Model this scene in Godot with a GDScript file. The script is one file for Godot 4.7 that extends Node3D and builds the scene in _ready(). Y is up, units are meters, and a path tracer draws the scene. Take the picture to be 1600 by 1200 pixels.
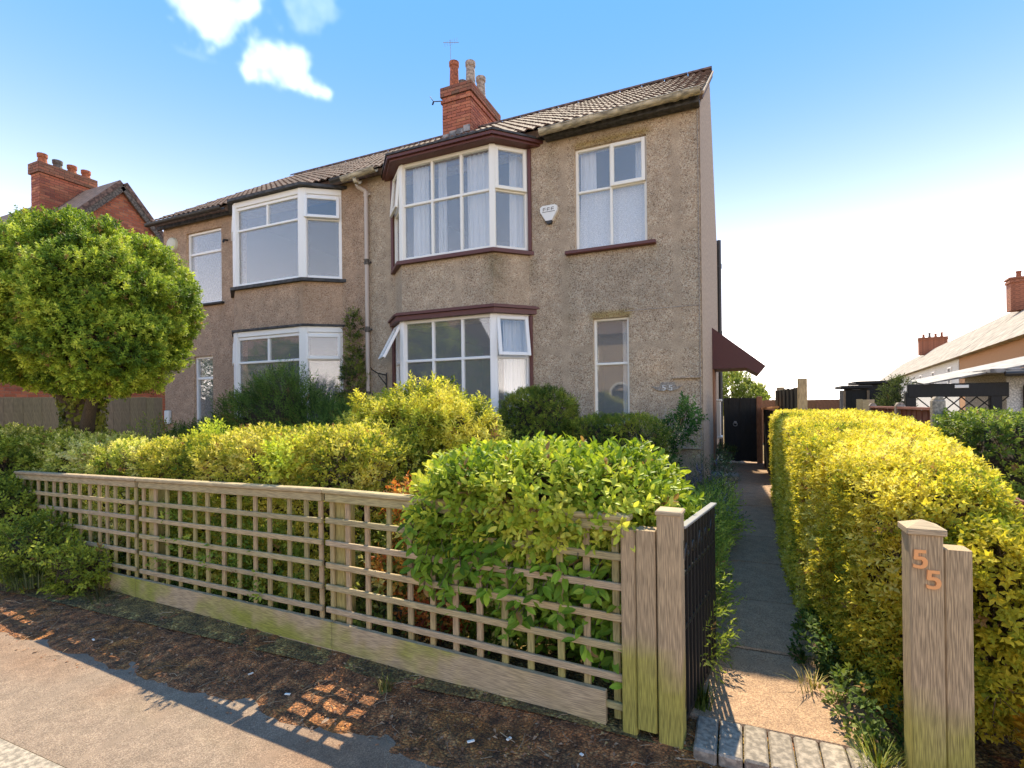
extends Node3D
# A pebbledashed semi-detached pair behind a trellis fence. x runs along the street, y is up, z points from the house towards the street.

const UP := Vector3.UP
var rng := RandomNumberGenerator.new()
var M := {}
var T := {}
var lump := FastNoiseLite.new()
var patchy := FastNoiseLite.new()


class MB:
	var v := PackedVector3Array()
	var n := PackedVector3Array()
	var c := PackedColorArray()
	var uv := PackedVector2Array()
	var col := Color.WHITE

	func tri(a: Vector3, b: Vector3, d: Vector3, na: Vector3, nb: Vector3, nd: Vector3, ca := col, cb := col, cd := col) -> void:
		if (b - a).cross(d - a).dot(na + nb + nd) > 0.0:
			v.append(a); v.append(d); v.append(b)
			n.append(na); n.append(nd); n.append(nb)
			c.append(ca); c.append(cd); c.append(cb)
		else:
			v.append(a); v.append(b); v.append(d)
			n.append(na); n.append(nb); n.append(nd)
			c.append(ca); c.append(cb); c.append(cd)

	func quad(a: Vector3, b: Vector3, d: Vector3, e: Vector3, nn: Vector3) -> void:
		tri(a, b, d, nn, nn, nn)
		tri(a, d, e, nn, nn, nn)

	# a flat convex polygon whose outside lies away from «inside»
	func face(p: Array, inside: Vector3) -> void:
		var nn := Vector3.ZERO
		var mid := Vector3.ZERO
		for i in p.size():
			var a: Vector3 = p[i]
			var b: Vector3 = p[(i + 1) % p.size()]
			nn += a.cross(b)
			mid += a / p.size()
		nn = nn.normalized()
		if nn.dot(mid - inside) < 0.0:
			nn = -nn
		for i in range(1, p.size() - 1):
			tri(p[0], p[i], p[i + 1], nn, nn, nn)

	func box(at: Vector3, size: Vector3, bev := 0.0, basis := Basis.IDENTITY) -> void:
		var h := size * 0.5
		var b := minf(bev, 0.45 * minf(h.x, minf(h.y, h.z)))
		var mk := func(i: int, s: Vector3, cut: float) -> Vector3:   # corner s, full reach along axis i
			var q := Vector3((h.x - cut) * s.x, (h.y - cut) * s.y, (h.z - cut) * s.z)
			q[i] = h[i] * s[i]
			return at + basis * q
		for i in 3:
			var j := (i + 1) % 3
			var k := (i + 2) % 3
			for si in [-1.0, 1.0]:
				var pts := []
				for q in [[-1.0, -1.0], [1.0, -1.0], [1.0, 1.0], [-1.0, 1.0]]:
					var s := Vector3.ZERO
					s[i] = si; s[j] = q[0]; s[k] = q[1]
					pts.append(mk.call(i, s, b))
				face(pts, at)
				if b > 0.0:
					for sj in [-1.0, 1.0]:
						var s0 := Vector3.ZERO
						s0[i] = si; s0[j] = sj; s0[k] = -1.0
						var s1 := s0
						s1[k] = 1.0
						face([mk.call(i, s0, b), mk.call(j, s0, b), mk.call(j, s1, b), mk.call(i, s1, b)], at)
		if b > 0.0:
			for x in [-1.0, 1.0]:
				for y in [-1.0, 1.0]:
					for z in [-1.0, 1.0]:
						var s := Vector3(x, y, z)
						face([mk.call(0, s, b), mk.call(1, s, b), mk.call(2, s, b)], at)

	# a bar with a rectangular section from a to b; «side» tells which way its width lies
	func bar(a: Vector3, b: Vector3, wide: float, deep: float, side: Vector3, bev := 0.0) -> void:
		var y := (b - a).normalized()
		var x := (side - y * side.dot(y)).normalized()
		box((a + b) * 0.5, Vector3(wide, a.distance_to(b), deep), bev, Basis(x, y, x.cross(y)))

	func tube(pts: Array, rad: Array, seg := 8, caps := true) -> void:
		var rings := []
		var side := Vector3.RIGHT
		for i in pts.size():
			var d: Vector3 = (pts[mini(i + 1, pts.size() - 1)] - pts[maxi(i - 1, 0)])
			d = d.normalized()
			if absf(side.dot(d)) > 0.9:
				side = Vector3.FORWARD if absf(d.z) < 0.8 else Vector3.UP
			var x := (side - d * side.dot(d)).normalized()
			var y := d.cross(x)
			side = x
			var ring := []
			for k in seg:
				var an := TAU * k / seg
				ring.append(x * cos(an) + y * sin(an))
			rings.append(ring)
		for i in pts.size() - 1:
			for k in seg:
				var l := (k + 1) % seg
				var a: Vector3 = pts[i]
				var b: Vector3 = pts[i + 1]
				tri(a + rings[i][k] * rad[i], a + rings[i][l] * rad[i], b + rings[i + 1][l] * rad[i + 1], rings[i][k], rings[i][l], rings[i + 1][l])
				tri(a + rings[i][k] * rad[i], b + rings[i + 1][l] * rad[i + 1], b + rings[i + 1][k] * rad[i + 1], rings[i][k], rings[i + 1][l], rings[i + 1][k])
		if caps:
			for e in [0, pts.size() - 1]:
				var ps := []
				for k in seg:
					ps.append(pts[e] + rings[e][k] * rad[e])
				face(ps, pts[1] if e == 0 else pts[pts.size() - 2])

	# a polygon in the xy plane of «xf», drawn out along its z
	func extrude(poly: PackedVector2Array, xf: Transform3D, depth: float) -> void:
		var area := 0.0
		for i in poly.size():
			var a := poly[i]
			var b := poly[(i + 1) % poly.size()]
			area += a.x * b.y - b.x * a.y
		if area < 0.0:
			poly = poly.duplicate()
			poly.reverse()
		var zn := xf.basis.z.normalized()
		var ids := Geometry2D.triangulate_polygon(poly)
		for i in range(0, ids.size(), 3):
			var q := []
			for k in 3:
				q.append(Vector3(poly[ids[i + k]].x, poly[ids[i + k]].y, 0))
			tri(xf * q[0], xf * q[1], xf * q[2], -zn, -zn, -zn)
			var o := Vector3(0, 0, depth)
			tri(xf * (q[0] + o), xf * (q[1] + o), xf * (q[2] + o), zn, zn, zn)
		for i in poly.size():
			var a := poly[i]
			var b := poly[(i + 1) % poly.size()]
			var e := b - a
			var nn := (xf.basis * Vector3(e.y, -e.x, 0)).normalized()
			quad(xf * Vector3(a.x, a.y, 0), xf * Vector3(b.x, b.y, 0), xf * Vector3(b.x, b.y, depth), xf * Vector3(a.x, a.y, depth), nn)

	func lathe(at: Vector3, prof: Array, seg := 14) -> void:   # prof: [radius, height]
		for i in prof.size() - 1:
			var r0: float = prof[i][0]
			var r1: float = prof[i + 1][0]
			var y0: float = prof[i][1]
			var y1: float = prof[i + 1][1]
			for k in seg:
				var a0 := TAU * k / seg
				var a1 := TAU * (k + 1) / seg
				var d0 := Vector3(cos(a0), 0, sin(a0))
				var d1 := Vector3(cos(a1), 0, sin(a1))
				var sl := Vector2(y1 - y0, r0 - r1).normalized()
				var n0 := d0 * sl.x + Vector3.UP * sl.y
				var n1 := d1 * sl.x + Vector3.UP * sl.y
				var p := [at + d0 * r0 + Vector3.UP * y0, at + d1 * r0 + Vector3.UP * y0, at + d1 * r1 + Vector3.UP * y1, at + d0 * r1 + Vector3.UP * y1]
				if r0 > 0.0:
					tri(p[0], p[1], p[2], n0, n1, n1)
				if r1 > 0.0:
					tri(p[0], p[2], p[3], n0, n1, n0)

	func mesh() -> ArrayMesh:
		var a := []
		a.resize(Mesh.ARRAY_MAX)
		a[Mesh.ARRAY_VERTEX] = v
		a[Mesh.ARRAY_NORMAL] = n
		a[Mesh.ARRAY_COLOR] = c
		if uv.size() == v.size():
			a[Mesh.ARRAY_TEX_UV] = uv
		var m := ArrayMesh.new()
		m.add_surface_from_arrays(Mesh.PRIMITIVE_TRIANGLES, a)
		return m


# ---------- naming and adding ----------

func tag(o: Node, label := "", category := "", group := "", kind := "") -> Node:
	if label: o.set_meta("label", label)
	if category: o.set_meta("category", category)
	if group: o.set_meta("group", group)
	if kind: o.set_meta("kind", kind)
	return o

func thing(called: String, label: String, category: String, at := Vector3.ZERO, group := "", turn := 0.0) -> Node3D:
	var o := Node3D.new()
	o.name = called
	add_child(o, true)
	o.position = at
	o.rotation.y = turn
	tag(o, label, category, group)
	return o

func put(called: String, shape, material: Material, parent: Node = self, at := Vector3.ZERO) -> MeshInstance3D:
	var o := MeshInstance3D.new()
	o.name = called
	o.mesh = shape.mesh() if shape is MB else shape
	o.material_override = material
	o.position = at
	parent.add_child(o, true)
	return o

func struct(called: String, shape, material: Material, parent: Node = self) -> MeshInstance3D:
	var o := put(called, shape, material, parent)
	o.set_meta("kind", "structure")
	return o

# ---------- textures and materials ----------

func noise(freq: float, kind := FastNoiseLite.TYPE_SIMPLEX_SMOOTH, octaves := 4, seed_ := 1) -> FastNoiseLite:
	var f := FastNoiseLite.new()
	f.noise_type = kind
	f.frequency = freq
	f.fractal_octaves = octaves
	f.seed = seed_
	return f

func grey(freq: float, low: float, high: float, octaves := 5, seed_ := 1, size := 512) -> ImageTexture:
	var im := noise(freq, FastNoiseLite.TYPE_SIMPLEX_SMOOTH, octaves, seed_).get_seamless_image(size, size)
	im.convert(Image.FORMAT_RGB8)
	var d := im.get_data()
	var lut := PackedByteArray()
	for i in 256:
		lut.append(int(255.0 * lerpf(low, high, smoothstep(0.15, 0.85, i / 255.0))))
	for i in d.size():
		d[i] = lut[d[i]]
	return ImageTexture.create_from_image(Image.create_from_data(size, size, false, Image.FORMAT_RGB8, d))

# grains of several colours lying against one another: pebbledash, asphalt, soil. Gives [colour, relief].
func grains(size: int, freq: float, palette: Array, blot: float, seed_: int, gap := 0.55) -> Array:
	var cell := noise(freq, FastNoiseLite.TYPE_CELLULAR, 1, seed_)
	cell.fractal_type = FastNoiseLite.FRACTAL_NONE
	cell.cellular_jitter = 1.0
	cell.cellular_return_type = FastNoiseLite.RETURN_CELL_VALUE
	var a := cell.get_seamless_image(size, size, false, false, 0.1)
	cell.cellular_return_type = FastNoiseLite.RETURN_DISTANCE
	var b := cell.get_seamless_image(size, size, false, false, 0.1)
	var w := noise(6.0 / size, FastNoiseLite.TYPE_SIMPLEX_SMOOTH, 6, seed_ + 7).get_seamless_image(size, size)
	a.convert(Image.FORMAT_L8); b.convert(Image.FORMAT_L8); w.convert(Image.FORMAT_L8)
	var da := a.get_data()
	var db := b.get_data()
	var dw := w.get_data()
	var col := PackedByteArray()
	col.resize(size * size * 3)
	var hgt := PackedByteArray()
	hgt.resize(size * size)
	var lut := PackedByteArray()
	for i in 256:
		var p: Color = palette[(i * 37) % palette.size()]
		lut.append(int(p.r * 255)); lut.append(int(p.g * 255)); lut.append(int(p.b * 255))
	for i in size * size:
		var k: int = da[i] * 3
		var e: int = db[i]
		var g := 1.0 - gap * clampf((e - 70) / 150.0, 0.0, 1.0)
		var s := g * (1.0 - blot + blot * dw[i] / 128.0)
		col[i * 3] = clampi(int(lut[k] * s), 0, 255)
		col[i * 3 + 1] = clampi(int(lut[k + 1] * s), 0, 255)
		col[i * 3 + 2] = clampi(int(lut[k + 2] * s), 0, 255)
		hgt[i] = 255 - e
	return [ImageTexture.create_from_image(Image.create_from_data(size, size, false, Image.FORMAT_RGB8, col)), ImageTexture.create_from_image(Image.create_from_data(size, size, false, Image.FORMAT_L8, hgt))]

func lin(r: float, g: float, b: float) -> Color:
	return Color(r, g, b).linear_to_srgb()

# colour is linear; scale in repeats per metre
func mat(key: String, colour: Color, rough := 0.8, tex = null, scale := Vector3.ONE, relief = null, height := 0.0, extra := {}) -> StandardMaterial3D:
	var m := StandardMaterial3D.new()
	m.resource_name = key
	m.albedo_color = colour.linear_to_srgb()
	m.roughness = rough
	m.vertex_color_use_as_albedo = true
	if tex:
		m.albedo_texture = tex
	if relief:
		m.heightmap_enabled = true
		m.heightmap_texture = relief
		m.heightmap_scale = height
	if tex or relief:
		m.uv1_triplanar = true
		m.uv1_world_triplanar = true
		m.uv1_scale = scale
	for k in extra:
		m.set(k, extra[k])
	M[key] = m
	return m

func leafmat(key: String, back := 0.7, rough := 0.45) -> StandardMaterial3D:
	var m := mat(key, Color.WHITE, rough)
	m.backlight_enabled = true
	m.backlight = Color(back, back, back * 0.6).linear_to_srgb()
	m.metallic_specular = 0.28
	return m

func materials() -> void:
	T.fine = grey(0.05, 0.72, 1.0, 5, 3)
	T.blot = grey(0.008, 0.6, 1.0, 6, 5)
	T.wood = grey(0.03, 0.70, 1.0, 6, 9)
	var peb := grains(1024, 0.13, [Color(0.86, 0.74, 0.62), Color(0.82, 0.69, 0.57), Color(0.90, 0.79, 0.67), Color(0.79, 0.66, 0.54), Color(0.84, 0.72, 0.60), Color(0.88, 0.78, 0.68), Color(0.75, 0.62, 0.51), Color(0.92, 0.83, 0.72), Color(0.82, 0.71, 0.60), Color(0.63, 0.52, 0.42)], 0.08, 11, 0.17)
	var grit := grains(1024, 0.14, [Color(0.66, 0.56, 0.47), Color(0.62, 0.52, 0.43), Color(0.69, 0.59, 0.49), Color(0.64, 0.54, 0.45), Color(0.73, 0.63, 0.53), Color(0.57, 0.48, 0.40)], 0.09, 23, 0.22)
	var dirt := grains(1024, 0.06, [Color(0.58, 0.42, 0.28), Color(0.50, 0.36, 0.24), Color(0.63, 0.47, 0.33), Color(0.45, 0.33, 0.22), Color(0.68, 0.54, 0.40), Color(0.55, 0.39, 0.26)], 0.5, 31, 0.5)
	mat("pebbledash", Color(0.90, 0.955, 0.935), 0.92, peb[0], Vector3(0.62, 0.62, 0.62), peb[1], 0.35)
	mat("pebbledash_pink", Color(0.88, 0.82, 0.76), 0.92, peb[0], Vector3(0.62, 0.62, 0.62), peb[1], 0.45)
	mat("render_plain", Color(0.52, 0.385, 0.26), 0.9, T.fine, Vector3(1.3, 0.5, 1.3), T.fine, 0.3)
	mat("asphalt", Color(0.66, 0.69, 0.72), 0.9, grit[0], Vector3(1.3, 1.3, 1.3), grit[1], 0.15)
	mat("concrete", Color(0.42, 0.355, 0.285), 0.9, T.fine, Vector3(1.1, 1.1, 1.1), grit[1], 0.15)
	mat("path_concrete", Color(1.0, 0.91, 0.80), 0.92, grit[0], Vector3(1.1, 1.1, 1.1), grit[1], 0.15)
	mat("soil", Color(1, 0.80, 0.60), 0.95, dirt[0], Vector3(1.4, 1.4, 1.4), dirt[1], 1.2)
	mat("lawn_soil", Color(0.8, 1.0, 0.6), 0.95, dirt[0], Vector3(1.0, 1.0, 1.0), dirt[1], 2.0)
	mat("mortar", Color(0.32, 0.27, 0.22), 0.95, T.fine, Vector3(2, 2, 2))
	mat("brick", Color.WHITE, 0.9, T.fine, Vector3(4, 4, 4), T.fine, 0.25)
	mat("brick_far", Color(0.42, 0.15, 0.075), 0.9, T.blot, Vector3(1, 4, 1))
	mat("tile", Color(0.215, 0.13, 0.095), 0.85, T.blot, Vector3(1.7, 1.7, 1.7), T.fine, 0.2)
	mat("tile_pale", Color(0.27, 0.175, 0.13), 0.85, T.blot, Vector3(1.9, 1.9, 1.9), T.fine, 0.2)
	mat("tile_dark", Color(0.20, 0.13, 0.10), 0.85, T.blot, Vector3(1.5, 1.5, 1.5), T.fine, 0.2)
	mat("upvc", Color(0.84, 0.80, 0.70), 0.4)
	mat("upvc_white", Color(0.86, 0.83, 0.77), 0.4)
	mat("gutter", Color(0.62, 0.54, 0.38), 0.55, T.blot, Vector3(1.2, 4, 4))
	mat("maroon", Color(0.16, 0.05, 0.04), 0.5, T.fine, Vector3(2, 8, 2))
	mat("maroon_canopy", Color(0.115, 0.028, 0.024), 0.55, T.fine, Vector3(3, 3, 3))
	mat("dark_lead", Color(0.07, 0.065, 0.06), 0.7, T.blot, Vector3(2, 2, 2))
	mat("timber_v", Color(0.56, 0.40, 0.225), 0.85, T.wood, Vector3(14, 0.55, 14), T.wood, 0.15)
	mat("timber_h", Color(0.60, 0.445, 0.265), 0.85, T.wood, Vector3(0.55, 14, 14), T.wood, 0.15)
	mat("timber_fence", Color(0.34, 0.25, 0.15), 0.9, T.wood, Vector3(9, 0.45, 9), T.wood, 0.25)
	mat("timber_orange", Color(0.36, 0.17, 0.085), 0.85, T.wood, Vector3(9, 0.45, 9), T.wood, 0.25)
	mat("timber_black", Color(0.018, 0.017, 0.015), 0.75, T.wood, Vector3(9, 0.45, 9), T.wood, 0.25)
	mat("timber_red", Color(0.30, 0.09, 0.06), 0.8, T.wood, Vector3(9, 0.45, 9), T.wood, 0.25)
	mat("cut_wood", Color(0.80, 0.36, 0.13), 0.8)
	mat("iron", Color(0.012, 0.012, 0.013), 0.45)
	mat("iron_shiny", Color(0.30, 0.29, 0.27), 0.35)
	mat("plastic_dark", Color(0.03, 0.028, 0.026), 0.5)
	mat("plastic_white", Color(0.80, 0.77, 0.70), 0.45)
	mat("plastic_cream", Color(0.62, 0.58, 0.42), 0.5)
	mat("terracotta", Color(0.50, 0.15, 0.06), 0.85, T.blot, Vector3(3, 3, 3))
	mat("terracotta_pale", Color(0.52, 0.40, 0.30), 0.85, T.blot, Vector3(3, 3, 3))
	mat("pot_grey", Color(0.17, 0.14, 0.11), 0.85, T.blot, Vector3(3, 3, 3))
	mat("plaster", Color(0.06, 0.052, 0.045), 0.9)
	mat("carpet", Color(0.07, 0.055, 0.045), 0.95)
	mat("white_paint", Color(0.78, 0.75, 0.68), 0.7, T.fine, Vector3(1, 1, 1))
	mat("beige_render", Color(0.50, 0.37, 0.25), 0.9, T.fine, Vector3(1, 1, 1))
	mat("terrace_roof", Color(0.43, 0.37, 0.30), 0.9, T.blot, Vector3(0.4, 0.4, 0.4))
	mat("terrace_brick", Color(0.52, 0.27, 0.12), 0.9, T.fine, Vector3(1, 3, 1))
	mat("downpipe_cream", Color(0.52, 0.43, 0.35), 0.5)
	mat("bark", Color(0.16, 0.115, 0.075), 0.95, T.wood, Vector3(6, 1.2, 6), T.wood, 2.0)
	mat("twig", Color(0.045, 0.035, 0.02), 0.95)
	mat("grey_sheet", Color(0.33, 0.30, 0.27), 0.6, T.blot, Vector3(1, 1, 1))
	var g := mat("glass", Color(0.9, 0.95, 0.93, 0.05), 0.02)
	g.vertex_color_use_as_albedo = false
	g.transparency = BaseMaterial3D.TRANSPARENCY_ALPHA
	g.metallic_specular = 0.7
	var cu := mat("net_curtain", Color(0.88, 0.88, 0.86), 0.9)
	cu.backlight_enabled = true
	cu.backlight = Color(0.8, 0.8, 0.8)
	var lace := mat("lace", Color(0.88, 0.88, 0.87), 0.9, grey(0.02, 0.88, 1.0, 3, 77), Vector3(3.5, 3.5, 3.5))
	lace.backlight_enabled = true
	lace.backlight = Color(0.8, 0.8, 0.8)
	leafmat("leaf", 0.95, 0.55)
	leafmat("leaf_glossy", 0.75, 0.45)
	leafmat("grass_blade", 0.7, 0.6)
	mat("litter", Color.WHITE, 0.9)
	mat("flat_colour", Color.WHITE, 0.7)

# ---------- plants ----------

const LEAF := 1.75

# one leaf: base at the origin, lying along +y, its face towards +z
func leaf(mb: MB, xf: Transform3D, length: float, width: float, fold := 0.25, droop := 0.2, fine := false) -> void:
	var rows := [[0.0, 0.0], [0.42, 1.0], [1.0, 0.0]]
	if fine:
		rows = [[0.0, 0.0], [0.2, 0.72], [0.5, 1.0], [0.8, 0.66], [1.0, 0.0]]
	var mid := []
	var lft := []
	var rgt := []
	for r in rows:
		var t: float = r[0]
		var w: float = r[1] * width * 0.5
		var z := -droop * length * t * t
		mid.append(xf * Vector3(0, t * length, z))
		lft.append(xf * Vector3(-w, t * length, z + fold * w))
		rgt.append(xf * Vector3(w, t * length, z + fold * w))
	var zn := xf.basis.z.normalized()
	for side in [lft, rgt]:
		for i in rows.size() - 1:
			for q in [[side[i], mid[i], mid[i + 1]], [side[i], mid[i + 1], side[i + 1]]]:
				var nn: Vector3 = (q[1] - q[0]).cross(q[2] - q[0])
				if nn.length_squared() < 1e-14:
					continue
				nn = nn.normalized()
				if nn.dot(zn) < 0.0:
					nn = -nn
				mb.tri(q[0], q[1], q[2], nn, nn, nn)

func leaf_mesh(length: float, width: float, fold := 0.25, droop := 0.2, fine := false) -> ArrayMesh:
	var mb := MB.new()
	leaf(mb, Transform3D.IDENTITY, length, width, fold, droop, fine)
	return mb.mesh()

# a shoot along +y with leaves set round it
func sprig(length: float, count: int, ll: float, lw: float, lean: float, seed_: int, fine := false, fold := 0.3) -> ArrayMesh:
	var r := RandomNumberGenerator.new()
	r.seed = seed_
	var mb := MB.new()
	for i in count:
		var t := (i + 0.5) / count
		var an := i * 2.4 + r.randf_range(-0.3, 0.3)
		var out := Vector3(cos(an), 0, sin(an))
		var tip := lerpf(lean, lean * 0.35, t) + r.randf_range(-0.2, 0.2)
		var y := (out * sin(tip) + UP * cos(tip)).normalized()
		var x := y.cross(out).normalized() if absf(y.dot(out)) < 0.98 else y.cross(UP).normalized()
		var z := x.cross(y)
		if z.y < 0.0:
			z = -z
			x = -x
		var s := r.randf_range(0.75, 1.15) * lerpf(1.0, 0.7, t)
		var g := r.randf_range(0.82, 1.1)
		mb.col = Color(g, g, g)
		leaf(mb, Transform3D(Basis(x, y, z), UP * (t * length) + out * 0.002), ll * s, lw * s, fold, r.randf_range(0.05, 0.35), fine)
	return mb.mesh()

# spread: 0 keeps to the surface's outward direction, more is wilder. shoot: +y of the mesh points outwards; else its face (+z) does.
func scatter(parent: Node, called: String, mesh: Mesh, material: Material, at: PackedVector3Array, out: PackedVector3Array, small: float, big: float, colours: Array, spread: float, lift: float, shoot := true, patch := 1.6) -> MultiMeshInstance3D:
	var buf := PackedFloat32Array()
	buf.resize(at.size() * 16)
	var k := 0
	for i in at.size():
		var d := (out[i] + UP * lift + Vector3(rng.randf_range(-1, 1), rng.randf_range(-1, 1), rng.randf_range(-1, 1)) * spread).normalized()
		var side := Vector3(rng.randf_range(-1, 1), rng.randf_range(-1, 1), rng.randf_range(-1, 1)).cross(d).normalized()
		var s := rng.randf_range(small, big)
		var x := side * s
		var y := d * s
		var z := side.cross(d) * s
		if not shoot:
			z = d * s
			y = d.cross(side) * s
		var p := at[i]
		var w := clampf(0.5 + 0.75 * patchy.get_noise_3dv(p * patch * 10.0) + rng.randf_range(-0.4, 0.4), 0.0, 0.999) * (colours.size() - 1)
		var lo := int(w)
		var cc: Color = colours[lo].lerp(colours[lo + 1], w - lo) if colours.size() > 1 else colours[0]
		if rng.randf() < 0.018:
			cc = Color(0.20, 0.12, 0.045)
		var g := rng.randf_range(0.75, 1.2) * LEAF
		buf[k] = x.x; buf[k + 1] = y.x; buf[k + 2] = z.x; buf[k + 3] = p.x
		buf[k + 4] = x.y; buf[k + 5] = y.y; buf[k + 6] = z.y; buf[k + 7] = p.y
		buf[k + 8] = x.z; buf[k + 9] = y.z; buf[k + 10] = z.z; buf[k + 11] = p.z
		buf[k + 12] = cc.r * g; buf[k + 13] = cc.g * g; buf[k + 14] = cc.b * g; buf[k + 15] = 1.0
		k += 16
	var mm := MultiMesh.new()
	mm.transform_format = MultiMesh.TRANSFORM_3D
	mm.use_colors = true
	mm.mesh = mesh
	mm.instance_count = at.size()
	mm.buffer = buf
	var o := MultiMeshInstance3D.new()
	o.name = called
	o.multimesh = mm
	o.material_override = material
	parent.add_child(o, true)
	o.set_meta("kind", "stuff")
	return o

# points on the outside of a union of ellipsoids [centre, radii]; deep: how far they may lie inside, rough: size of the lumps
func on_blobs(blobs: Array, count: int, deep: float, rough: float, lumps := 2.2, low := -9.0) -> Array:
	var at := PackedVector3Array()
	var out := PackedVector3Array()
	var total := 0.0
	var share := []
	for b in blobs:
		var r: Vector3 = b[1]
		total += r.x * r.y + r.y * r.z + r.x * r.z
		share.append(total)
	var tries := 0
	while at.size() < count and tries < count * 6:
		tries += 1
		var q := rng.randf() * total
		var bi := 0
		while share[bi] < q:
			bi += 1
		var c: Vector3 = blobs[bi][0]
		var r: Vector3 = blobs[bi][1]
		var u := Vector3(rng.randfn(), rng.randfn(), rng.randfn()).normalized()
		var nn := (u / r).normalized()
		var p := c + u * r
		p += nn * (rough * lump.get_noise_3dv(p * lumps * 10.0) - deep * rng.randf() * rng.randf())
		if p.y < low:
			continue
		var hidden := false
		for j in blobs.size():
			if j != bi:
				var e: Vector3 = (p - blobs[j][0]) / blobs[j][1]
				if e.length_squared() < 0.7:
					hidden = true
					break
		if hidden:
			continue
		at.append(p)
		out.append(nn)
	return [at, out]

# points on a clipped hedge. sect: stations [z or x, a0, a1, y0, y1]; along: "z" (a = x) or "x" (a = z)
func on_hedge(sect: Array, along: String, count: int, deep: float, rough: float, round_ := 0.08, ends := true) -> Array:
	var at := PackedVector3Array()
	var out := PackedVector3Array()
	var parts := []
	var total := 0.0
	for i in sect.size() - 1:
		var a: Array = sect[i]
		var b: Array = sect[i + 1]
		var l := absf(a[0] - b[0])
		total += l * ((a[4] - a[3]) + (b[4] - b[3])) * 0.5 * 2.0 + l * ((a[2] - a[1]) + (b[2] - b[1])) * 0.5
		parts.append(total)
	var e0: Array = sect[0]
	var e1: Array = sect[sect.size() - 1]
	if ends:
		total += (e0[2] - e0[1]) * (e0[4] - e0[3])
		parts.append(total)
		total += (e1[2] - e1[1]) * (e1[4] - e1[3])
		parts.append(total)
	var dir := signf(e1[0] - e0[0])
	for n_ in count:
		var q := rng.randf() * total
		var i := 0
		while parts[i] < q:
			i += 1
		var s: float
		var a: float
		var y: float
		var nn: Vector3
		if i < sect.size() - 1:
			var t := rng.randf()
			var p: Array = sect[i]
			var r: Array = sect[i + 1]
			s = lerpf(p[0], r[0], t)
			var a0 := lerpf(p[1], r[1], t)
			var a1 := lerpf(p[2], r[2], t)
			var y0 := lerpf(p[3], r[3], t)
			var y1 := lerpf(p[4], r[4], t)
			var f := rng.randf() * (2.0 * (y1 - y0) + (a1 - a0))
			if f < y1 - y0:
				a = a0; y = y0 + f; nn = Vector3(0, 0.1, -1)
			elif f < 2.0 * (y1 - y0):
				a = a1; y = y0 + f - (y1 - y0); nn = Vector3(0, 0.1, 1)
			else:
				a = a0 + f - 2.0 * (y1 - y0); y = y1; nn = Vector3(0, 1, 0)
			# rounded top edges
			var edge := minf(minf(a - a0, a1 - a) + (y1 - y), round_)
			a = lerpf(clampf(a, a0 + round_ * 0.3, a1 - round_ * 0.3), a, edge / round_)
			y -= (round_ - edge) * 0.35
			if edge < round_:
				nn += Vector3(0, 0.6, signf(a - (a0 + a1) * 0.5) * 0.6)
		else:
			var p: Array = e0 if i == sect.size() - 1 else e1
			s = p[0]
			a = rng.randf_range(p[1], p[2])
			y = rng.randf_range(p[3], p[4])
			nn = Vector3(-dir if i == sect.size() - 1 else dir, 0.1, 0)
		nn = nn.normalized()
		var pos := Vector3(s, y, a)
		if along == "z":
			pos = Vector3(a, y, s)
			nn = Vector3(nn.z, nn.y, nn.x)
		pos += nn * (rough * lump.get_noise_3dv(pos * 22.0) + rough * 0.6 * lump.get_noise_3dv(pos * 60.0) - deep * rng.randf() * rng.randf())
		at.append(pos)
		out.append(nn)
	return [at, out]

# the woody inside of a hedge or bush: a dense tangle of short twigs
func twigs(parent: Node, pts: Array, count: int, length: float, inset: float) -> void:
	var mb := MB.new()
	mb.tube([Vector3.ZERO, Vector3(0.1, 0.5, 0.03) * length, Vector3(0.05, 1, 0) * length], [0.004, 0.003, 0.001], 3, false)
	for k in 3:
		var d := Vector3(cos(k * 2.1), 0.7, sin(k * 2.1)).normalized()
		mb.tube([UP * length * (0.2 + 0.2 * k), UP * length * (0.2 + 0.2 * k) + d * length * 0.5], [0.0025, 0.001], 3, false)
	var at := PackedVector3Array()
	var out := PackedVector3Array()
	for i in count:
		var j := rng.randi() % (pts[0] as PackedVector3Array).size()
		at.append(pts[0][j] - pts[1][j] * (rng.randf_range(inset, inset * 2.0) + length * 0.55))
		out.append(pts[1][j])
	scatter(parent, "twigs", mb.mesh(), M.twig, at, out, 0.7, 1.2, [Color(1, 1, 1), Color(1.6, 1.3, 1)], 0.9, 0.3)

# an added solid, coloured dark for the shade inside a dense hedge, so that one does not look straight through it
func shade_core(parent: Node, blobs: Array, shrink: float) -> void:
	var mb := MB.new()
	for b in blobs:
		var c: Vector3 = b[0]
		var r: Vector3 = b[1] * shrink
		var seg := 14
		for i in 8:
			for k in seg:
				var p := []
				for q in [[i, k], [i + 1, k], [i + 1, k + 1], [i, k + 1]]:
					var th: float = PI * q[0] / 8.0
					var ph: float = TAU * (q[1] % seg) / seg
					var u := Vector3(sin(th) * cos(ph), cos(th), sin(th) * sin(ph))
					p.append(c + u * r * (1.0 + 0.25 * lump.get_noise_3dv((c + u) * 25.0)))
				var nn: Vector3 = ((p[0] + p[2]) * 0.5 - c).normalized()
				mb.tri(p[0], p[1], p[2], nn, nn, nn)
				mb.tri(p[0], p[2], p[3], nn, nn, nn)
	var o := put("stems", mb, M.twig, parent)  # one dark solid painted as inner shade, no separate stems
	o.set_meta("kind", "stuff")

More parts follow.
